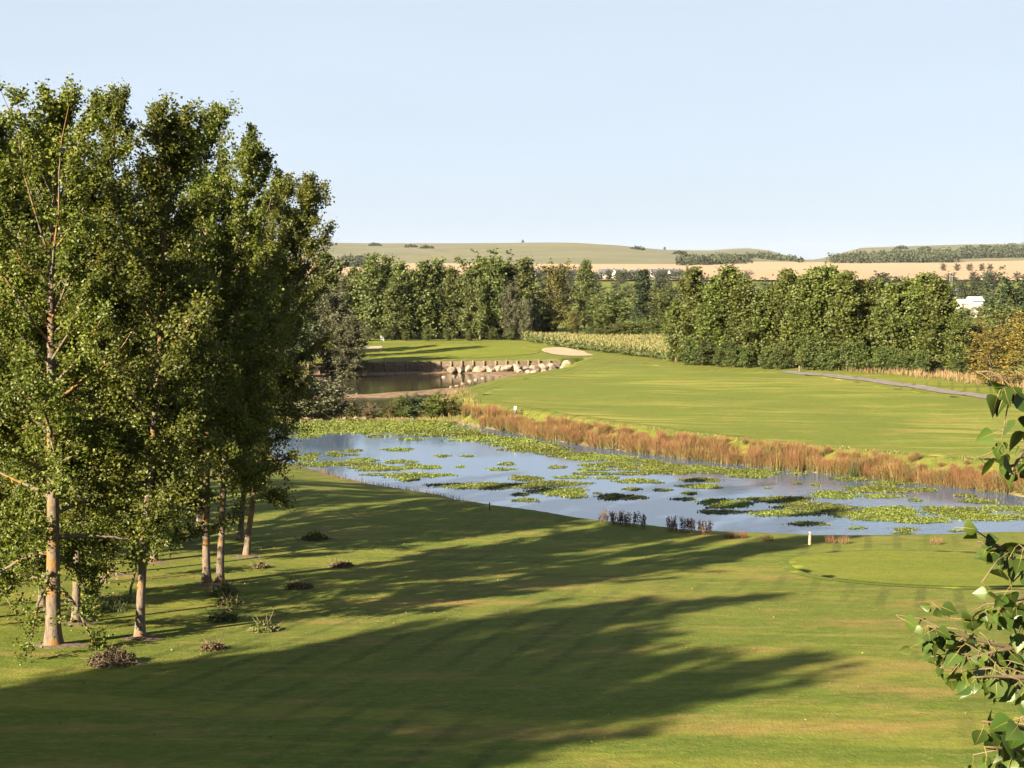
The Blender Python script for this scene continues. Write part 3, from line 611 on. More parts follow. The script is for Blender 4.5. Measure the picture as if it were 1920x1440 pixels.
# background between the stand and the row, beyond the corn
stand('olive', 1040, 488, 268, 'yellow-olive tree beyond the cornfield', 'olive_tree', None, 1.0)
stand('alder', 1096, 487, 280, 'tall narrow tree between the olive tree and the round bushes', 'leafy_tree', None, 0.95, 2)
stand('round', 1150, 535, 262, 'rounded mid green tree beyond the cornfield', 'round_tree', None, 1.35, 0)
stand('round', 1118, 545, 270, 'rounded tree beside the narrow tree beyond the corn', 'round_tree', None, 1.1, 1)
stand('conifer', 1206, 505, 330, 'pointed conifer in front of the houses', 'conifer_tree', None, 1.3, 0, 'conifer')
stand('conifer', 1190, 575, 250, 'short conifer at the back of the cornfield', 'conifer_tree', None, 1.0, 1, 'conifer')
stand('round', 1245, 535, 268, 'rounded tree beside the poplar row beyond the corn', 'round_tree', None, 1.2, 2)
stand('olive', 1075, 580, 240, 'small yellowish tree at the corner of the cornfield', 'olive_tree', None, 1.1)
stand('round', 1020, 575, 245, 'low spreading tree at the corn corner', 'round_tree', None, 1.3, 1)
for px, pt in [(1150, 603), (1175, 598), (1200, 595), (1225, 592), (1250, 590), (1270, 592), (1130, 610), (1108, 612)]:
    stand('round', px, pt, 226, 'low hedge bush at the back of the cornfield', 'hedge_bush', 'hedge behind the cornfield', 1.5, cat='bush')
# further trees out in the vale
for i in range(120):
    d = 290 + 650 * rnd.random() ** 1.2; px = rnd.uniform(540, 2020); h = rnd.uniform(4.5, 8.0)
    x = (px - 960) / F_PX * d; z = hz(x, d); s = h / 9.0
    put_tree('distant_tree', K['far'][i % 3], (x, d, z - 0.1), (s * rnd.uniform(1.0, 1.6),) * 2 + (s,), rnd.uniform(0, 6.28), 'dark rounded tree out in the vale beyond the golf course', 'tree', 'distant trees in the vale')
for px, pt, d in [(1660, 512, 480), (1690, 517, 430), (1800, 520, 520), (1830, 525, 560), (1855, 520, 600), (1780, 540, 420), (1850, 540, 400), (1820, 538, 380), (1440, 520, 420), (1400, 525, 460), (1648, 508, 640)]:
    stand('far', px, pt, d, 'dark rounded tree out in the vale beyond the golf course', 'distant_tree', 'distant trees in the vale', 1.4)
for px, pt in [(1766, 507), (1792, 503), (1815, 510), (1838, 509), (1853, 511), (1245, 468), (980, 456)]:
    if pt > 480: d = 1280
    else: d = 2870
    x = (px - 960) / F_PX * d; z = hz(x, d); top = at_depth(px, pt, d).z; s = max(7.0, top - z) / 9
    put_tree('lone_tree', K['far'][int(px) % 3], (x, d, z - 0.2), (s * 1.3, s * 1.3, s), px, 'lone tree on the stubble field' if d < 2000 else 'lone bush on the hill skyline', 'tree', 'lone trees on the field' if d < 2000 else 'lone bushes on the skyline')
for i in range(46):
    px = 985 + i * 7.2 + rnd.uniform(-3, 3); d = rnd.uniform(880, 950); x = (px - 960) / F_PX * d; z = hz(x, d); s = rnd.uniform(4.5, 7.5) / 9
    put_tree('distant_tree', K['far'][i % 3], (x, d, z - 0.1), (s * rnd.uniform(1.0, 1.5),) * 2 + (s,), rnd.uniform(0, 6.28), 'small dark tree in the belt hiding the house fronts', 'tree', 'trees in front of the houses')
for px, pt, d, k_, lab in [(1812, 571, 300, 'round', 'green bush below the white shed'), (1840, 572, 255, 'olive', 'olive bush below the pale blue roof'), (1812, 592, 190, 'round', 'green tree filling the gap at the end of the poplar row'), (1838, 606, 178, 'olive', 'yellowish bush between the poplar row and the autumn trees'),
                           (1822, 640, 166, 'olive', 'low tan bush behind the dark rounded shrub'), (1875, 560, 200, 'round', 'green tree behind the autumn trees')]:
    stand(k_, px, pt, d, lab, 'bush', None, 1.2, cat='bush')
# woods along the hill foot: far masses
def far_wood(name, line, rows, h, label, seed):
    rng = np.random.default_rng(seed); mb = MB(); L = np.array(line, float)
    for px in np.arange(L[0, 0], L[-1, 0], 4.0):
        lo = np.interp(px, L[:, 0], L[:, 1]); hi = np.interp(px, L[:, 0], L[:, 2])
        for py in np.arange(lo, hi - 0.1, -rows):
            p = hit(px + rng.normal() * 3, py + rng.normal() * 0.5, 1500, 2950, 900); hh = h * rng.uniform(0.7, 1.25); r = hh * 0.55
            k = 34; D = norm(rng.normal(size=(k, 3))); D[:, 2] = np.abs(D[:, 2])
            leaves(mb, rng, np.array(p) + D * np.array([r, r, hh * 0.8]) * rng.uniform(0.7, 1, (k, 1)), 3.4, 1.0, 0.0)
    return tag(mb.build(name, M['far']), label, 'wood', kind='stuff')
far_wood('hill_wood', [(1275, 497, 489), (1330, 496, 488), (1400, 493, 486)], 2.5, 10, 'dark wood at the foot of the rounded hill', 1)
far_wood('hill_wood', [(1370, 488, 485), (1410, 484, 481)], 2, 7, 'thin dark copse running up the rounded hill', 2)
far_wood('hill_wood', [(1420, 483, 480), (1460, 488, 484), (1503, 492, 490)], 2.5, 8, 'dark trees ending at the gap between the hills', 3)
far_wood('hill_wood', [(1560, 493, 489), (1620, 493, 484), (1700, 492, 480), (1790, 491, 477)], 2.5, 14, 'long dark wood below the hill beyond the gap', 4)
far_wood('hill_wood', [(1795, 484, 476), (1860, 483, 471), (1960, 482, 465)], 2.5, 14, 'dark wood climbing towards the hill top at the edge of view', 5)
far_wood('hill_wood', [(640, 500, 490), (690, 500, 490)], 2.5, 10, 'bluish wood glimpsed above the trees behind the green', 6)
for i, (px, py) in enumerate([(703, 461), (612, 458), (770, 464), (800, 466), (1195, 468), (1275, 477), (1690, 467), (1735, 468), (1815, 466), (1845, 465)]):
    p = hit(px, py, 1800, 2890, 900); rng = np.random.default_rng(60 + i); mb = MB(); D = norm(rng.normal(size=(160, 3))); D[:, 2] = np.abs(D[:, 2])
    leaves(mb, rng, D * np.array([13, 9, 5]) * rng.uniform(0.6, 1, (160, 1)), 3.5, 1.0, 0.0)
    tag(mb.build('gorse_clump', M['far'], loc=p), 'dark gorse clump on the grassy hillside', 'shrub', 'gorse clumps on the hills')

# ------------------------------------------------------------------ houses
def house(px, ptop, d, w, dep, rz, label, wallm='white'):
    x = (px - 960) / F_PX * d; z = hz(x, d); top = at_depth(px, ptop, d).z; ht = max(5.5, top - z); e = ht * 0.48
    r = empty('house', (x, d, z), rz); tag(r, label, 'house', 'houses below the stubble field')
    mb = MB(); box(mb, (0, 0, e / 2 - 0.5), (w, dep, e + 1)); 
    for sx in (-1, 1): mb.add([[sx * w / 2, -dep / 2, e], [sx * w / 2, dep / 2, e], [sx * w / 2, 0, ht]], [[0, 1, 2]])
    mb.build('wall', M[wallm], r)
    mb = MB(); o_ = 0.4
    for sy in (-1, 1):
        mb.add([[-w / 2 - o_, sy * (dep / 2 + o_), e - 0.3], [w / 2 + o_, sy * (dep / 2 + o_), e - 0.3], [w / 2 + o_, 0, ht + 0.08], [-w / 2 - o_, 0, ht + 0.08],
                [-w / 2 - o_, sy * (dep / 2 + o_), e - 0.1], [w / 2 + o_, sy * (dep / 2 + o_), e - 0.1], [w / 2 + o_, 0, ht + 0.3], [-w / 2 - o_, 0, ht + 0.3]],
               [[0, 1, 2, 3], [7, 6, 5, 4], [0, 1, 5, 4], [0, 3, 7, 4], [1, 2, 6, 5]])
    rf = mb.build('roof', M['slate'], r)
    mb = MB(); box(mb, (w * 0.32, 0, ht + 0.5), (0.9, 0.6, 1.4)); mb.build('chimney', M['timber'], rf)
    for k in (-0.3, 0.0, 0.3):
        mb = MB(); box(mb, (k * w, -dep / 2 - 0.03, e * 0.62), (1.1, 0.1, 1.3)); mb.build('window', M['glass'], r)
H1 = ['long grey-roofed house showing above the trees', 'white gabled house with a steep slate roof', 'white house end half hidden by the conifer', 'dark-roofed house beside the conifer',
      'double-roofed grey house below the stubble', 'house with slate roof at the end of the row', 'house glimpsed between the tall trees', 'house glimpsed beside the olive tree']
for i, a in enumerate([(1140, 513, 1000, 13, 8, 0.1), (1162, 511, 980, 9, 8, 0.5), (1192, 517, 985, 8, 7, -0.6), (1228, 516, 1000, 9, 7, 0.5), (1252, 515, 1010, 12, 8, 0.15), (1266, 512, 990, 9, 9, 0.3), (1004, 514, 980, 10, 8, 0.3), (1068, 519, 960, 10, 8, 0.3)]):
    house(*a, H1[i])
def barn(px, ptop, d, w, dep, rz, ht, label, roofm):
    x = (px - 960) / F_PX * d; z = hz(x, d); r = empty('shed', (x, d, z), rz); tag(r, label, 'building')
    ht = at_depth(px, ptop, d).z - z
    mb = MB(); box(mb, (0, 0, ht * 0.4), (w, dep, ht * 0.8)); mb.build('wall', M['offwhite'], r)
    mb = MB(); e = ht * 0.8
    mb.add([[-w / 2 - .3, -dep / 2 - .3, e], [w / 2 + .3, -dep / 2 - .3, e], [w / 2 + .3, dep / 2 + .3, e], [-w / 2 - .3, dep / 2 + .3, e], [-w / 2 - .3, 0, ht], [w / 2 + .3, 0, ht]],
           [[0, 1, 5, 4], [2, 3, 4, 5]]); mb.add([[-w / 2 - .3, -dep / 2 - .3, e], [-w / 2 - .3, dep / 2 + .3, e], [-w / 2 - .3, 0, ht]], [[0, 1, 2]])
    mb.build('roof', M[roofm], r)
    mb = MB(); box(mb, (w * 0.2, -dep / 2 - 0.03, ht * 0.3), (w * 0.2, 0.08, ht * 0.45)); mb.build('door', M['glass'], r)
barn(1806, 561, 330, 3.0, 3, 0.1, 3, 'low white shed among the trees', 'offwhite')
barn(1826, 556, 345, 3.0, 3, 0.1, 4, 'white building with pale blue roof behind the low shed', 'bluewhite')
barn(1792, 541, 520, 4.0, 3, 0.3, 4, 'small cream building between the dark trees', 'bluewhite')
for px, pt, d in [(1779, 511, 560), (1783, 518, 600)]:
    x = (px - 960) / F_PX * d; z = hz(x, d); top = at_depth(px, pt, d).z; r = empty('lamp_mast', (x, d, z)); tag(r, 'thin pale lamp mast above the distant trees', 'mast', 'lamp masts in the vale')
    mb = MB(); tube(mb, [(0, 0, 0), (0, 0, (top - z) * 0.5), (0, 0, top - z)], [0.10, 0.08, 0.06], 6); mb.build('pole', M['metal'], r)
    mb = MB(); box(mb, (0, 0, top - z), (0.9, 0.25, 0.15)); mb.build('lamp_head', M['metal'], r)

# ------------------------------------------------------------------ corn field
def corn():
    rng = np.random.default_rng(3); poly = np.array([(1.5, 224), (6, 211), (13, 199), (20.5, 183), (46, 170), (52, 224)])
    mb = MB(); X = rng.uniform(1, 52, 26000); Y = rng.uniform(170, 224, 26000); X = np.round(X / 0.75) * 0.75 + rng.normal(size=26000) * 0.08
    k = sdist(X, Y, poly) < 0; X, Y = X[k], Y[k]
    vis = (X < 34); X, Y = X[vis], Y[vis]; Z = H(X, Y); n = len(X); h = rng.uniform(1.0, 1.4, n)
    P = np.stack([X, Y, Z], -1)
    for j in range(5):
        u = rng.uniform(0.15, 0.9, n); B = P + np.array([0, 0, 1]) * (h * u)[:, None]
        D = rng.normal(size=(n, 3)); D[:, 2] = 0.5 + 0.3 * rng.random(n)
        leaves(mb, rng, B, 0.75, 0.16, 0, D=D, a=u * 0.55 + 0.1 * rng.random(n), m=0)
    T = P + np.array([0, 0, 1]) * h[:, None]
    for j in range(2):
        D = rng.normal(size=(n, 3)) * 0.35; D[:, 2] = 1
        leaves(mb, rng, T - [0, 0, 0.15], 0.5, 0.3, 0, D=D, a=rng.uniform(0.75, 1.0, n), m=0)
    m, nn, l, b = new_mat('maize'); at = nn.new('ShaderNodeAttribute'); at.attribute_name = 'rnd'
    r = ramp(nn, [(0.0, (0.05, 0.075, 0.012)), (0.5, (0.115, 0.145, 0.026)), (0.75, (0.15, 0.150, 0.034)), (1.0, (0.19, 0.160, 0.05))]); l.new(at.outputs['Fac'], r.inputs[0]); l.new(r.outputs[0], b.inputs['Base Color'])
    b.inputs['Roughness'].default_value = 0.8
    o = mb.build('maize', m); tag(o, 'field of maize with golden tassels behind the fairway', 'maize', kind='stuff')
corn()

# ------------------------------------------------------------------ timber wall, boulders
wl_pts = polyw([(560, 701.0), (640, 698), (700, 696.5), (760, 695), (830, 694.3), (900, 694), (970, 693.4), (1050, 692)], -13.3) - np.array([0, 0.55])
wall_r = empty('retaining_wall', (*wl_pts[3], -13.4)); tag(wall_r, 'timber retaining wall of posts and boards below the green', 'wall')
W0 = Vector((*wl_pts[3], -13.4))
def along(t):
    seg = np.linalg.norm(np.diff(wl_pts, axis=0), axis=1); cs = np.concatenate([[0], np.cumsum(seg)])
    return np.array([np.interp(t * cs[-1], cs, wl_pts[:, k]) for k in range(2)]), cs[-1]
rng = np.random.default_rng(8); LW = along(0)[1]; npost = 24
for i in range(npost):
    a, b_ = along(i / npost)[0], along((i + 1) / npost)[0]; mid_ = (a + b_) / 2; an = math.atan2(b_[1] - a[1], b_[0] - a[0]); ln = np.hypot(*(b_ - a))
    for j in range(4):
        mb = MB(); box(mb, (0, 0, 0), (ln - 0.05, 0.10 + rng.uniform(-0.01, 0.02), 0.29), a=rng.random()); o = mb.build('board', M['timber'], wall_r)
        o.location = Vector((mid_[0], mid_[1] + 0.05 + rng.normal() * 0.02, -13.22 + j * 0.315)) - W0; o.rotation_euler = (0, 0, an + rng.normal() * 0.008)
    mb = MB(); tube(mb, [(0, 0, 0), (0, 0, 0.8), (0, 0, 1.45 + rng.uniform(-0.1, 0.12))], [0.12, 0.12, 0.115], 7); o = mb.build('post', M['timber'], wall_r, True)
    o.location = Vector((a[0], a[1] - 0.12, -13.45)) - W0; o.rotation_euler = (rng.normal() * 0.03, rng.normal() * 0.03, 0)
def boulder_mesh(seed, mat):
    import bmesh
    rng = np.random.default_rng(seed); bm = bmesh.new(); bmesh.ops.create_icosphere(bm, subdivisions=3, radius=1.0)
    pl = norm(rng.normal(size=(15, 3))); dd = rng.uniform(0.60, 0.88, 15)
    for v in bm.verts:
        c = np.array(v.co)
        for p, d in zip(pl, dd):
            e = c @ p
            if e > d: c = c - p * (e - d) * 0.97
        c *= 1 + 0.05 * math.sin(c[0] * 7 + seed) * math.sin(c[1] * 6 + c[2] * 5)
        v.co = c
    me = bpy.data.meshes.new('boulder'); bm.to_mesh(me); bm.free(); me.materials.append(mat)
    return me
BM = [boulder_mesh(i, M['stone']) for i in range(5)]; BD = [boulder_mesh(9 + i, M['dark_stone']) for i in range(2)]
def boulder(px, py, wpx, hpx, d, meshes, label, group, tz=None):
    x = (px - 960) / F_PX * d; z = tz if tz is not None else hz(x, d); s = wpx / 2 * d / F_PX; sh = hpx / 2 * d / F_PX
    o = bpy.data.objects.new('boulder', meshes[rnd.randrange(len(meshes))]); link(o); o.location = (x, d, z + sh * 0.72)
    o.scale = (s * 1.42, s * 1.2, sh * 1.42); o.rotation_euler = (rnd.uniform(-.25, .25), rnd.uniform(-.25, .25), rnd.uniform(0, 6.28)); tag(o, label, 'boulder', group); return o
bx = [(847, 12), (863, 14), (880, 13), (899, 17), (918, 16), (936, 15), (953, 17), (970, 18), (983, 15), (1000, 17), (1018, 18), (1034, 16)]
for px, w in bx:
    p = np.array([np.interp(px, [560, 640, 760, 900, 1050], [0.0, 0.1, 0.35, 0.66, 1.0])]); c = along(float(p[0]))[0]
    boulder(px, 690, (w + 4.0) * rnd.uniform(0.92, 1.2), 12.5 * rnd.uniform(0.8, 1.1), c[1] - 0.95, BD if rnd.random() < 0.2 else BM, 'rough boulder at the foot of the timber wall', 'boulders along the timber wall')
for px, w, h, d in [(1004, 15, 8, 178.5), (1022, 16, 9, 178.0), (1040, 17, 9, 177.0), (1056, 16, 10, 176.5), (975, 13, 7, 180), (990, 12, 7, 179)]:
    boulder(px, 692, w, h, d, BM, 'flat pale boulder lying low in front of the boulder row', 'low boulders before the wall', -13.4)
for i, (px, w, h, d, ms, lab) in enumerate([(1062, 22, 20, 182.0, BM, 'big blocky boulder at the end of the timber wall'), (1080, 15, 17, 181.0, BD, 'dark boulder beside the big blocky one'),
                                            (1092, 12, 16, 180.5, BD, 'dark upright boulder in the wall end heap'), (1104, 15, 17, 180, BM, 'grey boulder ending the heap at the fairway'), (1076, 16, 9, 179, BM, 'small pale boulder at the foot of the heap')]):
    boulder(px, 680, w, h, d, ms, lab, None, -13.35)
for px, py, w in [(832, 706, 8), (850, 705, 8), (858, 706, 5), (877, 697, 6), (668, 738, 5), (868, 718, 8), (880, 714, 9), (856, 722, 7), (893, 711, 8), (845, 727, 7), (905, 708, 7)]:
    p = on_plane(px, py, -13.4); boulder(px, py, w, w * 0.55, p[1], BM, 'small stone at the edge of the upper pond', 'stones around the upper pond', max(hz(*p), -13.6))
for px, py, w in [(575, 788, 20), (645, 787, 8), (665, 787, 8), (683, 787, 7), (800, 786, 9), (828, 787, 9), (858, 788, 15)]:
    p = on_plane(px, py, -13.5); boulder(px, py, w, 5, p[1] + 0.4, BM, 'flat pale stone at the water edge below the dam bushes', 'stones along the dam', -13.5)

# ------------------------------------------------------------------ flag, posts
def post(name, px, py, parts, label, cat, y0=30, y1=240):
    p = hit(px, py, y0, y1); r = empty(name, p); tag(r, label, cat)
    for nm, z0, z1, rad, m in parts:
        mb = MB(); tube(mb, [(0, 0, z0), (0, 0, (z0 + z1) / 2), (0, 0, z1)], [rad] * 3, 8); mb.build(nm, M[m], r, True)
    return r
fl = post('golf_flag', 714.5, 657, [('pole', -0.2, 2.25, 0.05, 'white'), ('cup_rim', -0.02, 0.05, 0.09, 'white')], 'white flag on its pole on the putting green', 'flag')
mb = MB(); nx = 9
for i in range(nx - 1):
    u0, u1 = i / (nx - 1), (i + 1) / (nx - 1); f = lambda u: (0.06 + 0.42 * u, 0.10 * math.sin(u * 5) * u, -0.35 * u * u)
    a, b_ = f(u0), f(u1); hgt = 0.62
    mb.add([[a[0], a[1], 2.22 + a[2]], [b_[0], b_[1], 2.22 + b_[2]], [b_[0], b_[1], 2.22 - hgt + b_[2]], [a[0], a[1], 2.22 - hgt + a[2]]], [[0, 1, 2, 3]])
mb.build('cloth', M['white'], fl, True)
post('distance_post', 966.5, 778, [('post', -0.1, 0.42, 0.10, 'black'), ('cap', 0.42, 0.72, 0.12, 'white')], 'short black marker post with a white top near the rushes', 'post')
post('hazard_stake', 1518, 1021, [('stake', -0.15, 0.44, 0.062, 'stake'), ('top_band', 0.44, 0.55, 0.064, 'white')], 'pale orange hazard stake standing at the near water edge', 'stake', 40, 75)
post('wooden_post', 1499, 697, [('post', -0.1, 0.62, 0.11, 'timber'), ('cap', 0.62, 0.67, 0.13, 'timber')], 'short wooden post where the path meets the poplar row', 'post')
post('wooden_stake', 918, 957, [('stake', -0.15, 0.38, 0.035, 'timber'), ('tip', 0.38, 0.42, 0.02, 'timber')], 'short weathered stake in the shaded weeds at the water edge', 'stake', 40, 90)

# ------------------------------------------------------------------ rushes
def blade_mat(name, stops, trans=0.25):
    m, n, l, b = new_mat(name); at = n.new('ShaderNodeAttribute'); at.attribute_name = 'rnd'; oi = n.new('ShaderNodeObjectInfo')
    r = ramp(n, stops); l.new(at.outputs['Fac'], r.inputs[0])
    hs = n.new('ShaderNodeHueSaturation'); a = n.new('ShaderNodeMapRange'); a.inputs[3].default_value = 0.482; a.inputs[4].default_value = 0.520; l.new(oi.outputs['Random'], a.inputs[0]); l.new(a.outputs[0], hs.inputs['Hue'])
    l.new(r.outputs[0], hs.inputs['Color']); l.new(hs.outputs[0], b.inputs['Base Color']); b.inputs['Roughness'].default_value = 0.75
    tr = n.new('ShaderNodeBsdfTranslucent'); l.new(hs.outputs[0], tr.inputs['Color']); mx = n.new('ShaderNodeMixShader'); mx.inputs[0].default_value = trans
    l.new(b.outputs[0], mx.inputs[1]); l.new(tr.outputs[0], mx.inputs[2]); l.new(mx.outputs[0], n['Material Output'].inputs['Surface'])
    return m
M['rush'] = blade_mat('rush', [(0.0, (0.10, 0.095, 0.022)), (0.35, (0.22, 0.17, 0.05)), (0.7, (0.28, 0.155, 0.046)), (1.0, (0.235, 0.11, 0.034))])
M['rush_green'] = blade_mat('green_rush', [(0.0, (0.04, 0.06, 0.012)), (0.6, (0.09, 0.13, 0.025)), (1.0, (0.16, 0.17, 0.045))])
M['straw'] = blade_mat('dry_grass', [(0.0, (0.16, 0.12, 0.04)), (0.5, (0.30, 0.21, 0.085)), (1.0, (0.36, 0.25, 0.11))])
M['dock'] = blade_mat('dock', [(0.0, (0.09, 0.06, 0.03)), (0.5, (0.15, 0.085, 0.045)), (1.0, (0.20, 0.10, 0.055))], 0.2)
M['redgrass'] = blade_mat('red_grass', [(0.0, (0.13, 0.10, 0.03)), (0.6, (0.25, 0.12, 0.06)), (1.0, (0.30, 0.13, 0.075))])
def blades(mb, rng, P, h, lean, w, segs=3, flop=0.3, tone=None):
    n = len(P); az = rng.uniform(0, 6.283, n); ln = np.abs(rng.normal(size=n)) * lean
    d = np.stack([np.cos(az) * ln, np.sin(az) * ln, np.ones(n)], -1); sd = np.stack([-np.sin(az + rng.normal(size=n)), np.cos(az + rng.normal(size=n)), np.zeros(n)], -1)
    h = np.broadcast_to(h, (n,)); rows = []
    for k in range(segs + 1):
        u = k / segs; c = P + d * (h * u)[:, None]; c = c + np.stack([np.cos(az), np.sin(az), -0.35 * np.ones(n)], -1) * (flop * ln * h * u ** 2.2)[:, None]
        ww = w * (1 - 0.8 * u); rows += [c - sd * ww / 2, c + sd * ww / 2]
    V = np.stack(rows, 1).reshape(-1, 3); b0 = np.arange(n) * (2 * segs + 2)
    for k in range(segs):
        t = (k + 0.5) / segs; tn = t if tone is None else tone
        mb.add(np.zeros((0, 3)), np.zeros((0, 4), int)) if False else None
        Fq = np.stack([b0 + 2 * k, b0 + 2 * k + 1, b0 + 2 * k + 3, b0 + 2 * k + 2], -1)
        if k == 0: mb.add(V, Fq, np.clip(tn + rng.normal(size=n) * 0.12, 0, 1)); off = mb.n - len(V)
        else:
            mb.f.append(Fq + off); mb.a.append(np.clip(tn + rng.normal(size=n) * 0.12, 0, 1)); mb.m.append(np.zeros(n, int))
def clump_mesh(seed, n, rad, h, lean, w, mat, flop=0.4):
    rng = np.random.default_rng(seed); mb = MB(); r = rad * np.sqrt(rng.random(n)); a = rng.uniform(0, 6.283, n)
    blades(mb, rng, np.stack([r * np.cos(a), r * np.sin(a), np.full(n, -0.1)], -1), h * rng.uniform(0.6, 1.1, n), lean, w, 3, flop)
    return mb.mesh('rush_blades', mat)
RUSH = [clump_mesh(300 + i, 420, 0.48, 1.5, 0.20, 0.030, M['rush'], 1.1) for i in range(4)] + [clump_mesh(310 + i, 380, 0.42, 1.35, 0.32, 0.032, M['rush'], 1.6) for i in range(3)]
RUSHG = [clump_mesh(320, 260, 0.36, 1.35, 0.16, 0.035, M['rush_green'], 0.6)]
def resample(P, d):
    seg = np.linalg.norm(np.diff(P, axis=0), axis=1); cs = np.concatenate([[0], np.cumsum(seg)]); t = np.arange(0, cs[-1], d)
    return np.stack([np.interp(t, cs, P[:, k]) for k in range(2)], -1)
def put_clump(me, x, y, s, label, group, name='rush_clump', cat='rushes', z=None):
    o = bpy.data.objects.new(name, me); link(o); o.location = (x, y, (hz(x, y) if z is None else z)); o.scale = (s * rnd.uniform(.9, 1.15), s * rnd.uniform(.9, 1.15), s * rnd.uniform(.85, 1.12)); o.rotation_euler = (0, 0, rnd.uniform(0, 6.28))
    tag(o, label, cat, group); return o
shore = polyw([(905, 800), (950, 807), (1000, 819), (1100, 834), (1200, 849), (1300, 861), (1400, 872), (1500, 883), (1600, 893), (1700, 903), (1850, 919), (1960, 934), (2080, 948)])
LR = 'rusty brown rush clump on the far pond bank'
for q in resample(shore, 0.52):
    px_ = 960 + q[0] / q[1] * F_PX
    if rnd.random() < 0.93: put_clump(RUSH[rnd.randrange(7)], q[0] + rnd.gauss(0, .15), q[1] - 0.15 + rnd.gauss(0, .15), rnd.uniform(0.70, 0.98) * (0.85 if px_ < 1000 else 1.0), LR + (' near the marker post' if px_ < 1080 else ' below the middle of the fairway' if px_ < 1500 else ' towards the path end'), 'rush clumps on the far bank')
for q in resample(shore + [0.3, 0.95], 0.72):
    if rnd.random() < 0.8: put_clump(RUSH[rnd.randrange(7)], q[0] + rnd.gauss(0, .2), q[1] + rnd.gauss(0, .2), rnd.uniform(0.58, 0.82), 'shorter rush clump behind the front rushes on the far bank', 'rush clumps on the far bank')
for q in resample(shore + [0.6, 1.75], 0.62):
    if rnd.random() < 0.85: put_clump(RUSH[rnd.randrange(7)], q[0] + rnd.gauss(0, .2), q[1] + rnd.gauss(0, .2), rnd.uniform(0.24, 0.40), 'low rush tuft between the fairway and the rush band', 'low rush tufts at the fairway edge')
for px in (957, 1440, 1605, 1700, 1768, 1872, 1880):
    q = shore[np.argmin(np.abs(960 + shore[:, 0] / shore[:, 1] * F_PX - px))]; c = on_plane(px, np.interp(px, [905, 1000, 1300, 1600, 1850, 2080], [800, 819, 861, 893, 919, 948]), ZW)
    put_clump(RUSHG[0], c[0], c[1] - 0.1, 0.95, 'green rush clump standing among the rusty ones', 'green rush clumps on the far bank')
for px, py, s in [(925, 803, 1.0), (940, 808, 0.9), (962, 812, 0.9), (875, 793, 0.8), (893, 797, 0.85)]:
    c = on_plane(px, py - 2, ZW); put_clump(RUSH[rnd.randrange(7)], c[0], c[1], s, LR, 'rush clumps on the far bank')
# dry grass banks
def grass_strip(name, poly, dens, h, w, mat, label, seed, lean=0.3, zoff=0.0):
    rng = np.random.default_rng(seed); lo, hi = poly.min(0), poly.max(0); n = int((hi - lo).prod() * dens); X = rng.uniform(lo[0], hi[0], n); Y = rng.uniform(lo[1], hi[1], n)
    k = sdist(X, Y, poly) < rng.normal(size=n) * 0.3 - 0.1; X, Y = X[k], Y[k]; mb = MB()
    cl = 0.55 + 0.45 * np.sin(X * 2.1 + 1.7 * np.sin(Y * 0.9)) * np.sin(Y * 1.3 + X * 0.4)
    blades(mb, rng, np.stack([X, Y, H(X, Y) - 0.03 + zoff], -1), h * (0.45 + 0.7 * np.clip(cl, 0, 1)) * rng.uniform(0.6, 1.2, len(X)), lean, w, 2, 0.5)
    return tag(mb.build(name, mat), label, 'grass', kind='stuff')
pb = polyw([(1500, 696), (1600, 703), (1700, 712), (1800, 724), (1900, 735), (1990, 745), (1990, 712), (1900, 708), (1820, 704), (1700, 702), (1600, 697)], -12.2)
grass_strip('dry_grass', pb, 14, 0.75, 0.06, M['straw'], 'tall dry grass between the path and the poplar row', 41)
fe = polyw([(850, 735), (880, 727), (905, 718), (890, 713), (855, 720), (820, 735), (790, 752), (795, 768), (830, 772), (870, 776), (895, 760), (870, 748)], -12.9)
grass_strip('dry_grass', fe, 16, 0.42, 0.05, M['straw'], 'straw coloured grass on the bank beside the upper pond', 42)
damg = polyw([(520, 788), (600, 787), (700, 786), (790, 786), (870, 790), (900, 796), (905, 775), (800, 770), (700, 776), (600, 775), (520, 772)], -13.1)
grass_strip('dry_grass', damg, 12, 0.5, 0.05, M['straw'], 'rough dry grass on the low dam between the ponds', 43)
bk = np.concatenate([shift(polyw([(905, 796), (1000, 812), (1100, 828), (1300, 852), (1500, 873), (1700, 891), (1850, 905), (2080, 934)]), 0, 0), polyw([(2080, 925), (1850, 897), (1700, 884), (1500, 867), (1300, 846), (1100, 822), (1000, 806), (905, 790)])])
grass_strip('bank_grass', bk, 24, 0.14, 0.06, M['straw'], 'tan rough grass on top of the rush bank', 44)
nb = np.concatenate([shift(POND1[3:16], 0, 0.35), shift(POND1[3:16], -0.3, -1.1)[::-1]])
grass_strip('bank_grass', nb, 26, 0.34, 0.03, M['redgrass'], 'thin reddish grass along the near water edge', 45)
# dock and weeds on the near bank
def dock_mesh(seed, n=9, h=0.9, mat='dock'):
    rng = np.random.default_rng(seed); mb = MB()
    for i in range(n):
        a = rng.uniform(0, 6.28); r = rng.uniform(0, 0.45); hh = h * rng.uniform(0.55, 1.1); p0 = np.array([r * math.cos(a), r * math.sin(a), -0.1]); tip = p0 + np.array([rng.normal() * 0.14, rng.normal() * 0.14, hh])
        tube(mb, np.array([p0, (p0 + tip) / 2 + rng.normal(size=3) * 0.03, tip]), [0.012, 0.010, 0.006], 3, 0.4, cap=False)
        k = 34; u = rng.uniform(0.35, 1.0, k)[:, None]; leaves(mb, rng, p0 + (tip - p0) * u + rng.normal(size=(k, 3)) * 0.035, 0.075, 0.8, -0.3)
    return mb.mesh('dock_stems', M[mat])
DOCK = [dock_mesh(500 + i) for i in range(3)]; RED = [clump_mesh(520 + i, 160, 0.45, 0.75, 0.25, 0.022, M['redgrass'], 0.5) for i in range(2)]
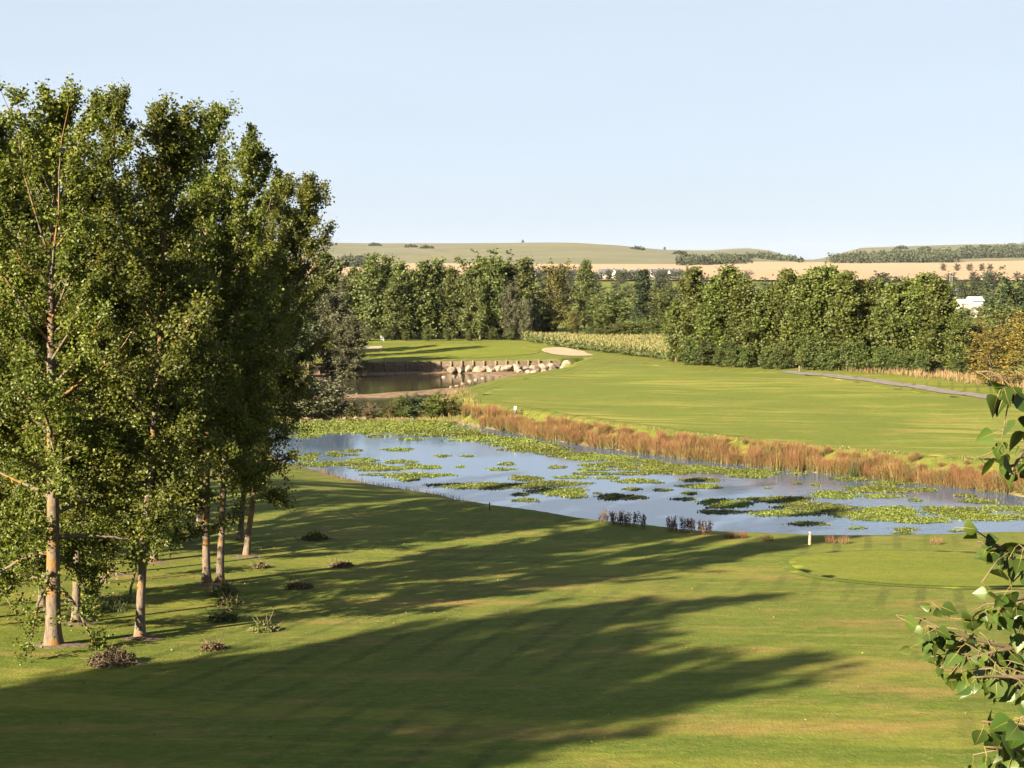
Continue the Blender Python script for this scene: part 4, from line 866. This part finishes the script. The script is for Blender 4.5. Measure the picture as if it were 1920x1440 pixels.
for px, py in [(1140, 985), (1152, 987), (1165, 989), (1178, 991), (1192, 994), (1208, 997), (1258, 1000), (1272, 1002), (1285, 1004), (1300, 1005), (1318, 1007), (1332, 1009)]:
    p = hit(px, py, 40, 85); put_clump(DOCK[rnd.randrange(3)], p.x, p.y + 0.9, 0.80, 'dark seeded dock stems standing on the shaded near bank', 'dock clumps on the near bank', 'dock_clump', 'weeds')
for px, py in [(805, 917), (822, 920), (836, 923), (850, 926), (862, 929), (876, 934), (888, 938), (1395, 1010), (1370, 1010), (1440, 1016), (1560, 1020), (1585, 1021), (1760, 1022)]:
    p = hit(px, py, 40, 100); put_clump(RED[rnd.randrange(2)], p.x, p.y + 0.3, 0.95 if px < 900 else 0.55, 'reddish grass clump at the near water edge', 'red grass clumps on the near bank', 'grass_clump', 'grass')

# ------------------------------------------------------------------ shrubs on the dam and round the pond
def shrub_meshes(seed, mat, Hs=2.0, R=1.2, leaf=0.16, n1=26, nl=22):
    return tree_meshes(dict(seed=seed, Ht=Hs, R=R, base=0.02, n1=n1, n2=5, nl=nl, leaf=leaf, elev=(15, 75), jit=0.13, r0=0.05, prof='round', twigs=False, sides=5, sec=(0.2, 0.6)), mat, M['darkbark'], 'shrub')
SH = {'grey': shrub_meshes(601, M['willow'], 2.0, 1.3), 'green': shrub_meshes(602, M['row'], 2.0, 1.2), 'olive': shrub_meshes(603, M['olive'], 2.0, 1.2), 'brown': shrub_meshes(604, M['brown'], 2.0, 1.2), 'dark': shrub_meshes(605, M['dark'], 2.0, 1.2)}
for px, pb_, pt, kd, wd, lab in [(585, 784, 712, 'grey', 1.15, 'large grey-green shrub on the pond bank below the willow'), (625, 782, 722, 'grey', 0.8, 'grey-green shrub with feathery top at the dam end'), (555, 786, 735, 'dark', 1.2, 'dark shrub at the pond bank under the poplar foliage'),
                                 (658, 785, 764, 'olive', 1.1, 'small yellowish shrub on the dam'), (692, 786, 762, 'brown', 1.2, 'dark brown shrub on the dam'), (728, 786, 762, 'olive', 1.2, 'low olive shrub on the dam'), (757, 784, 748, 'green', 1.0, 'green shrub on the dam'),
                                 (775, 782, 744, 'dark', 1.1, 'dark green shrub behind the green one on the dam'), (810, 784, 744, 'green', 1.1, 'tall weedy green shrub at the fairway end of the dam'), (835, 785, 752, 'olive', 1.1, 'olive weeds at the fairway end of the dam'), (856, 786, 760, 'green', 1.1, 'low green weeds beside the rushes')]:
    y = on_plane(px, 786.5, -13.5)[1] + 0.7; x = (px - 960) / F_PX * y; z = hz(x, y); s = ((pb_ - pt) * y / F_PX) / 2.0 * 1.2
    put_tree('shrub', SH[kd], (x, y, z - 0.05), (s * wd, s * wd, s), px, lab, 'shrub')
# brush heaps, saplings and soil on the near lawn
def mound(seed, rx, ry, h, mat):
    rng = np.random.default_rng(seed); n, k = 26, 6; V = [[0, 0, h]]; Fs = []
    for j in range(1, k + 1):
        u = j / k
        for i in range(n):
            a = 2 * math.pi * i / n; w = 1 + 0.22 * math.sin(3 * a + seed) + 0.16 * math.sin(7 * a + 2 * seed) + rng.normal() * 0.05
            V.append([rx * u * w * math.cos(a), ry * u * w * math.sin(a), h * (1 - u ** 1.5) + rng.normal() * h * 0.12 * (1 - u) - 0.04 * u])
    for i in range(n): Fs.append([0, 1 + i, 1 + (i + 1) % n, 0])
    F4 = [[1 + (j - 1) * n + i, 1 + j * n + i, 1 + j * n + (i + 1) % n, 1 + (j - 1) * n + (i + 1) % n] for j in range(1, k) for i in range(n)]
    mb = MB(); mb.add(V, F4); mb.f.append(np.array([f[:3] for f in Fs])); mb.a.append(np.full(n, 0.5)); mb.m.append(np.zeros(n, int)); return mb
soil_px = [(100, 1212, 1.0, .6), (143, 1171, .75, .5), (80, 1143, .6, .4), (262, 1198, .85, .5), (207, 1080, .9, .6), (289, 1056, .9, .5), (387, 1098, .85, .5), (414, 1096, .6, .4), (376, 1008, .8, .5), (462, 1045, 1.0, .6)]
for i, (px, py, rx, ry) in enumerate(soil_px):
    p = hit(px, py, 20, 90); o = mound(i, rx * 0.8, ry, 0.05, M['soil']).build('soil_patch', M['soil'], smooth=True, loc=(p.x, p.y, p.z + 0.012)); o['kind'] = 'structure'; o['label'] = 'bare leaf-littered soil around a poplar trunk'
HEAP = [(212, 1245, 1.0, 0.30, 'brown', 'dark twiggy brush heap on the lawn in front of the leaning poplar'), (398, 1218, 0.55, 0.13, 'brown', 'small dark heap of cuttings in the shadow edge'), (495, 1183, 0.7, 0.16, 'green', 'sunlit mound with green sprouts'),
        (430, 1135, 0.7, 0.20, 'green', 'leafy stump mound below the pair of poplars'), (420, 1163, 0.75, 0.16, 'dark', 'dark leafy mound in the dappled shade'), (420, 1115, 0.8, 0.3, 'green', 'green suckers growing at the pair of poplars'), (560, 1103, 0.8, 0.10, 'brown', 'flat brown scrape of soil in the dappled shade'),
        (590, 1012, 1.0, 0.28, 'dark', 'dark leafy clump in the deep shade'), (640, 1062, 0.8, 0.09, 'brown', 'reddish soil scrape beyond the dappled shade'), (490, 1065, 0.5, 0.14, 'brown', 'small brown stump mound beside the outermost poplar'), (145, 1160, 0.55, 0.2, 'green', 'green suckers at the foot of the orange lichened poplar')]
for i, (px, py, R_, h, kd, lab) in enumerate(HEAP):
    R_ *= 0.78; h *= 0.8; p = hit(px, py, 20, 90); r = empty('brush_heap', p, i); tag(r, lab, 'heap', 'heaps and mounds on the lawn'); rng = np.random.default_rng(700 + i)
    mound(20 + i, R_, R_ * 0.8, h * 0.7, M['soil']).build('soil', M['soil'], r, True)
    mb = MB(); n = int(900 * R_); a = rng.uniform(0, 6.28, n); q = rng.random(n) ** 0.7 * R_ * 0.75
    P = np.stack([q * np.cos(a), q * np.sin(a), rng.random(n) * h * 1.8 * (1 - q / R_) + 0.02], -1); leaves(mb, rng, P, 0.085, 0.8, -0.1)
    mb.build('foliage', M[{'brown': 'brown', 'green': 'row', 'dark': 'shade'}[kd]], r)
    mb = MB()
    for j in range(26):
        c = rng.normal(size=3) * np.array([R_ * .4, R_ * .35, 0]) + np.array([0, 0, h * .4]); e = norm(rng.normal(size=3) + [0, 0, 0.9]); tube(mb, [c, c + e * 0.2, c + e * rng.uniform(.25, .5) + rng.normal(size=3) * .04], [0.010, 0.008, 0.004], 4, cap=False)
    mb.build('twigs', M['bare_twig'], r)['kind'] = 'stuff'
def sapling(px, pts, w, label):
    p = hit(*pts[0], 20, 90); r = empty('sapling', p); tag(r, label, 'sapling', 'bare saplings among the poplars')
    P = [np.array(at_depth(x, y, p.y)) - np.array(p) for x, y in pts]; P[0][2] -= 0.1; k = len(P); rng = np.random.default_rng(int(px))
    mb = MB(); tube(mb, np.array(P) + rng.normal(size=(k, 3)) * [0, .05, 0], np.linspace(w, w * .55, k) * p.y / F_PX / 2, 6); mb.build('stem', M['bark'], r, True)
    mb = MB(); mt = MB()
    for j in range(9):
        c = P[-1] * (0.6 + 0.4 * rng.random()); e = norm(rng.normal(size=3) + [0, 0, .8]); L_ = rng.uniform(.5, 1.1); tube(mt, [c, c + e * L_ * .5, c + e * L_], [.012, .009, .004], 4, cap=False)
        leaves(mb, rng, c + e * L_ * rng.random((60, 1)) + rng.normal(size=(60, 3)) * .14, 0.11, .85)
    mt.build('twigs', M['bare_twig'], r)['kind'] = 'stuff'; mb.build('foliage', M['poplar'], r)
sapling(1, [(192, 1092), (190, 1060), (181, 1022), (172, 980)], 7, 'pale leaning sapling stem beside the dark topped poplar')
sapling(2, [(198, 1094), (197, 1060), (199, 1020), (198, 975)], 7, 'upright pale sapling beside the leaning one')
sapling(3, [(178, 1143), (183, 1110), (195, 1085), (203, 1060), (202, 1020)], 5, 'crooked thin sapling bending between the poplars')
sapling(4, [(243, 1122), (247, 1100), (254, 1070), (257, 1010)], 6, 'thin sapling against the leaning banded trunk')
# bare forked limb of the poplar pair is carried by a dead sapling limb on that trunk
# undergrowth tufts and litter
rng = np.random.default_rng(77); mb = MB(); n = 1500; X = rng.uniform(-17, 20, n); Y = rng.uniform(26, 66, n); k = rng.random(n) < np.clip(1.05 - (X + 12) / 26, 0.10, 1); X, Y = X[k], Y[k]
s_ = sdist(X, Y, POND1) > 2.5; X, Y = X[s_], Y[s_]
D = rng.normal(size=(len(X), 3)); D[:, 2] *= 0.25; leaves(mb, rng, np.stack([X, Y, H(X, Y) + 0.02], -1), 0.055, 0.8, D=D); tag(mb.build('leaf_litter', M['dead_leaf']), 'scattered fallen yellow leaves on the near lawn', 'leaves', kind='stuff')
ut = np.array([hit(x, y, 20, 90)[:2] for x, y in [(165, 1150), (240, 1150), (255, 1120), (200, 1118), (160, 1130)]])
grass_strip('undergrowth', ut, 220, 0.22, 0.025, M['rush_green'], 'low green undergrowth between the poplar trunks', 46, 0.5)

# ------------------------------------------------------------------ floating water plants
RAFTS = [(640, 795, 92, 8), (760, 797, 105, 10), (690, 806, 70, 7), (600, 808, 45, 7), (800, 808, 80, 8), (860, 815, 62, 5), (915, 823, 70, 5), (975, 832, 60, 6), (1005, 840, 55, 9), (1060, 852, 45, 5), (1120, 858, 65, 6),
         (575, 818, 26, 3), (661, 845, 18, 2.2), (747, 843, 27, 2.8), (707, 818, 22, 2.2), (772, 824, 25, 1.8), (830, 855, 14, 2), (876, 855, 13, 1.6), (625, 849, 10, 2.5), (632, 854, 18, 2.6), (662, 853, 12, 1.3), (585, 852, 17, 2.6), (680, 863, 28, 3.5),
         (750, 866, 30, 3), (600, 870, 48, 5), (660, 870, 45, 3.5), (575, 859, 22, 4), (715, 878, 60, 5), (800, 876, 28, 3.4), (775, 872, 14, 1.7), (780, 891, 62, 4.4), (705, 890, 28, 1.8), (765, 899, 22, 2.6), (950, 870, 15, 2.6), (940, 880, 26, 2.2),
         (864, 875, 9, 1.8), (900, 911, 85, 6), (985, 897, 30, 5), (1045, 876, 17, 2.5), (1110, 872, 27, 2.2), (1115, 880, 32, 2.6), (1155, 872, 42, 4.5), (1195, 865, 50, 3.6), (1110, 888, 36, 3.2), (1180, 888, 36, 2.8), (1205, 879, 42, 4.5), (1072, 895, 32, 2.6),
         (1047, 907, 52, 5.2), (985, 911, 36, 5), (1140, 896, 22, 2.5), (1195, 902, 40, 4), (1050, 922, 52, 8), (1078, 931, 25, 2.6), (985, 938, 24, 3.4), (975, 927, 17, 2.5), (1160, 932, 42, 5.6), (1200, 933, 15, 2.4), (1185, 917, 19, 2.2), (1242, 919, 17, 2.2),
         (1260, 884, 50, 6), (1300, 880, 60, 7), (1380, 885, 60, 7), (1405, 893, 35, 3.6), (1240, 872, 40, 3.6), (1315, 900, 37, 3.6), (1315, 912, 38, 4.4), (1293, 925, 15, 2.5), (1285, 936, 22, 2.5), (1360, 944, 48, 8.5), (1350, 960, 42, 3.8), (1430, 887, 32, 5), (1495, 889, 18, 1.8),
         (1595, 899, 36, 3.5), (1680, 906, 48, 3.5), (1495, 907, 10, 1.7), (1530, 909, 9, 2), (1650, 918, 66, 7), (1560, 924, 42, 2.8), (1730, 919, 26, 3.5), (1465, 937, 62, 6.5), (1570, 931, 42, 4.4), (1655, 931, 38, 3.4), (1525, 950, 72, 7.5), (1470, 962, 82, 5.5),
         (1590, 960, 50, 4.6), (1715, 938, 14, 2.6), (1670, 958, 55, 8.5), (1640, 968, 72, 8), (1715, 975, 72, 6), (1790, 959, 60, 10), (1855, 970, 85, 6.5), (1880, 953, 42, 4.5), (1810, 930, 21, 3), (1835, 940, 36, 4.2), (1515, 982, 36, 3.5), (1600, 991, 9, 1.7), (1618, 990, 8, 1.4),
         (1697, 993, 22, 3.2), (1692, 1000, 20, 2.2), (1705, 1013, 25, 3), (1650, 1019, 25, 3.2), (1615, 1017, 14, 1.8), (1800, 996, 26, 1.4), (1960, 960, 60, 6), (2020, 972, 60, 7), (1120, 925, 9, 1.2), (1235, 905, 12, 1.2), (840, 890, 8, 1), (1440, 915, 8, 1)]
for i, (px, py, hw, hh) in enumerate(RAFTS):
    rng = np.random.default_rng(900 + i); c = np.array(on_plane(px, py, ZW)); a = 1.10 * hw * c[1] / F_PX; b_ = 1.08 * (on_plane(px, py - hh, ZW)[1] - on_plane(px, py + hh, ZW)[1]) / 2
    area = math.pi * a * b_; n = int(min(16000, max(60, area * 230 * (1.0 if c[1] < 105 else 0.6)) * 1.35))
    X = rng.uniform(-1.25, 1.25, n); Y = rng.uniform(-1.25, 1.25, n); an = np.arctan2(Y, X)
    ph = rng.uniform(0, 6.28, 4); ef = lambda q: 1 + 0.12 * np.sin(3 * q + ph[0]) + 0.09 * np.sin(5 * q + ph[1]) + 0.07 * np.sin(9 * q + ph[2]) + 0.06 * np.sin(15 * q + ph[3])
    edge = ef(an)
    rr = np.hypot(X, Y) / edge; wx, wy = c[0] + X * a, c[1] + Y * b_
    hole = np.sin(wx * 1.15 + 2 * np.sin(wy * 0.31)) * np.sin(wy * 0.62 + wx * 0.2 + ph[0])
    k = (rr < 1 - 0.30 * rng.random(n) ** 2) & ((hole < 0.9) | (rng.random(n) < 0.15)); k |= (rr < 1.12) & (rng.random(n) < 0.03)
    X, Y, rr = X[k] * a, Y[k] * b_, rr[k]; n = len(X)
    Z = rng.uniform(0.0, 0.055, n) * np.clip(1.25 - rr, 0.25, 1)
    D = rng.normal(size=(n, 3)); D[:, 2] = 0.05 + 0.22 * np.abs(D[:, 2]); mb = MB()
    leaves(mb, rng, np.stack([X, Y, Z], -1), rng.uniform(0.075, 0.13, n) * (1.0 if c[1] < 105 else 1.4), 0.9, D=D, fold=0.05)
    ca = np.linspace(0, 2 * math.pi, 40, endpoint=False); ce = ef(ca) * 0.86
    mb.add(np.concatenate([[[0, 0, 0.02]], np.stack([np.cos(ca) * ce * a, np.sin(ca) * ce * b_, np.full(40, 0.012)], -1)]), [[0, 1 + q, 1 + (q + 1) % 40] for q in range(40)], 0.3)
    big = hw > 45
    where_ = 'along the dam bushes' if py < 812 and px < 880 else 'beside the rush band' if py < np.interp(px, [880, 1300, 1900], [840, 892, 945]) and px > 840 else 'near the stake on the close bank' if py > 978 else 'off the red grass bank' if px < 840 else 'out in open water'
    rl = ('wide green raft of floating water plants ' if big else 'small green patch of floating water plants ') + where_
    o = mb.build('water_plant_raft', M['pad'], loc=(c[0], c[1], ZW + 0.005)); tag(o, rl, 'water plants', ('wide rafts ' if big else 'small plant patches ') + where_)

# ------------------------------------------------------------------ the near poplar at the edge of view
def near_leaf(seed):
    """heart-shaped leaf with folded blade, drooping tip and petiole; origin where the petiole leaves the twig, blade hangs along -z"""
    rng = random.Random(seed); mb = MB(); L = 1.0; fold = rng.uniform(0.12, 0.42); curl = rng.uniform(-0.25, 0.45); pet = rng.uniform(0.45, 0.75); tw = rng.uniform(-.4, .4)
    prof = [(0.0, 0.0), (0.07, 0.30), (0.20, 0.46), (0.36, 0.47), (0.54, 0.36), (0.74, 0.20), (0.90, 0.07), (1.0, 0.0)]
    rows = []
    for u, w in prof:
        z = -pet - u * L * math.cos(curl * u); y = curl * u * u * L * 0.6; c = np.array([0, y, z])
        wl_ = w * 0.97; t = tw * u; ct, st = math.cos(t), math.sin(t)
        s1 = np.array([wl_ * math.cos(fold) * ct, -wl_ * math.sin(fold) + wl_ * st, 0]); s2 = np.array([-wl_ * math.cos(fold) * ct, -wl_ * math.sin(fold) - wl_ * st, 0])
        rows.append((c + s2, c, c + s1))
    V = np.array(rows).reshape(-1, 3); Fq = []
    for i in range(len(prof) - 1):
        a = i * 3; Fq += [[a, a + 1, a + 4, a + 3], [a + 1, a + 2, a + 5, a + 4]]
    mb.add(V, Fq, rng.uniform(0.1, 0.9), 0)
    for i in range(len(prof) - 2):
        (u0, u1) = (rows[i][1], rows[i + 1][1]); q = 0.016 * (1 - prof[i][0])
        for off in (0.006, -0.012): mb.add([u0 + [-q, off, 0], u0 + [q, off, 0], u1 + [q * .7, off, 0], u1 + [-q * .7, off, 0]], [[0, 1, 2, 3]], 0.5, 1)
    tube(mb, [(0, 0, 0), (0.02, 0.05, -pet * 0.5), (0, 0, -pet - 0.06)], [0.015, 0.012, 0.012], 4, 0.5, 1, cap=False)
    return mb.mesh('poplar_leaf_blade', [M['near'], M['petiole']], True)
NL = [near_leaf(i) for i in range(9)]
tx, ty = 2.75, 4.1; tz = hz(tx, ty)
near_r = empty('poplar_tree', (tx, ty, tz)); tag(near_r, 'nearby poplar whose leafy shoots reach in over the lawn, leaves seen singly', 'poplar')
N0 = np.array((tx, ty, tz))
mb = MB(); tz_ = np.linspace(0, 1, 12); PT = np.stack([0.08 * np.sin(tz_ * 5), 0.08 * np.cos(tz_ * 4) - 0.08, tz_ * 12.5 - 0.2], -1); tube(mb, PT, 0.15 * (1 - tz_) ** 0.8 + 0.01, 9); mb.build('trunk', M['bark'], near_r, True)
lr = random.Random(21); leaf_total = 0
def shoot(px_pts, depths, n, size, droop=1.0, sub=0):
    global leaf_total
    P = np.array([np.array(at_depth(x, y, d)) for (x, y), d in zip(px_pts, depths)]); q0 = P[0]
    tt = np.clip((q0[2] - 0.7 - N0[2] + 0.2) / 12.5, 0, 1); ax = np.array([np.interp(tt, tz_, PT[:, k]) for k in range(3)]) + N0
    full = np.concatenate([[ax, (ax + q0) / 2 + [0, 0, 0.05]], P]); full = np.array([[np.interp(t, np.linspace(0, 1, len(full)), full[:, k]) for k in range(3)] for t in np.linspace(0, 1, 14)])
    mb = MB(); u = np.linspace(0, 1, 14); tube(mb, full - N0, 0.013 * (1 - u) ** 0.8 + 0.0014, 6, 0.5, 0)
    b = mb.build('branch', M['bare_twig'], near_r, True)
    # side twigs
    ends = [(full - N0)]
    for k in range(sub):
        c = (full - N0)[lr.randrange(6, 13)]; e = np.array([lr.gauss(-.5, .6), lr.gauss(0, .45), lr.gauss(-0.15, .55)]); e = e / np.linalg.norm(e) * lr.uniform(.06, .16)
        tw = np.array([c, c + e * .5 + [0, 0, .012], c + e]); mt = MB(); tube(mt, tw, [.0020, .0015, .0011], 5, .5, 0); ends.append(tw); mt.build('twig', M['bare_twig'], b, True)
    placed = tries = 0
    while placed < n and tries < n * 6 and leaf_total < 296:
        tries += 1; k = tries - 1
        if k < sub: line = ends[1 + k]; c = line[-1]
        else:
            line = ends[0] if (sub == 0 or lr.random() < 0.45) else ends[lr.randrange(1, len(ends))]
            t = (1 - 0.5 * lr.random() ** 1.15) if line is ends[0] else lr.uniform(.2, 1)
            sp_ = np.linspace(0, 1, len(line)); c = np.array([np.interp(t, sp_, line[:, j]) for j in range(3)])
        w_ = c + N0
        if w_[0] > 0.372 * w_[1]: continue
        o = bpy.data.objects.new('leaf', NL[lr.randrange(9)]); link(o, b); o.location = c
        o.rotation_euler = (lr.gauss(0, .75) * droop, lr.gauss(0, .75) * droop, lr.uniform(0, 6.28)); o.scale = (size * lr.uniform(.5, 1.12),) * 3; leaf_total += 1; placed += 1
SHOOTS = [([(2010, 860), (1950, 800), (1905, 740), (1872, 700)], (3.3, 3.1, 3.0, 2.95), 24, 0.056, 0.9, 5), ([(2010, 790), (1950, 810), (1915, 850), (1893, 890)], (3.3, 3.2, 3.1, 3.05), 15, 0.050, 0.8, 3),
          ([(2000, 1060), (1940, 1040), (1890, 1030), (1832, 1016)], (3.3, 3.1, 3.0, 3.0), 26, 0.054, 0.9, 6), ([(2010, 1135), (1960, 1120), (1910, 1122), (1862, 1138)], (3.6, 3.5, 3.4, 3.35), 28, 0.052, 0.8, 6),
          ([(2040, 1235), (1930, 1222), (1830, 1200), (1738, 1172)], (4.2, 4.05, 3.95, 3.9), 66, 0.052, 0.9, 14), ([(2020, 1215), (1930, 1210), (1850, 1225), (1762, 1252)], (4.2, 4.05, 3.95, 3.9), 46, 0.050, 0.7, 11),
          ([(2020, 1280), (1950, 1272), (1880, 1268), (1825, 1270)], (3.6, 3.5, 3.45, 3.4), 30, 0.054, 0.8, 6), ([(2010, 1400), (1950, 1375), (1900, 1360), (1842, 1352)], (3.2, 3.1, 3.0, 2.95), 26, 0.060, 0.8, 6),
          ([(2010, 1450), (1950, 1420), (1900, 1405), (1845, 1400)], (3.2, 3.1, 3.0, 2.95), 24, 0.058, 0.8, 4)]
for a in SHOOTS: shoot(*a)
# the rest of that tree, outside the picture
_, br, cr = grow(seed=91, Ht=12.3, R=1.5, base=0.25, n1=60, n2=6, nl=26, leaf=0.10, elev=(14, 60), r0=0.14)
keep = MB()
V = np.concatenate(cr.v); Q = V.reshape(-1, 4, 3); c = Q.mean(1) + N0
ok = ~((c[:, 1] > 0.4) & (c[:, 0] < 0.40 * c[:, 1] + 0.22)); Q = Q[ok]
keep.add(Q.reshape(-1, 3), np.arange(len(Q) * 4).reshape(-1, 4), np.random.default_rng(1).random(len(Q))); keep.build('crown', M['near'], near_r)

# ------------------------------------------------------------------ haze over the vale
mb = MB(); box(mb, (0, 2075, 25), (7200, 4550, 86)); hz_o = mb.build('haze', None); hz_o.data.materials.clear()
hm = bpy.data.materials.new('haze'); hm.use_nodes = True; hn = hm.node_tree.nodes; hn.remove(hn['Principled BSDF'])
pv = hn.new('ShaderNodeVolumePrincipled'); pv.inputs['Color'].default_value = (0.80, 0.87, 1.0, 1); pv.inputs['Density'].default_value = 0.000014; pv.inputs['Anisotropy'].default_value = 0.0
hm.node_tree.links.new(pv.outputs[0], hn['Material Output'].inputs['Volume']); hz_o.data.materials.append(hm); hz_o['kind'] = 'stuff'; hz_o['label'] = 'thin bluish summer haze over the vale'
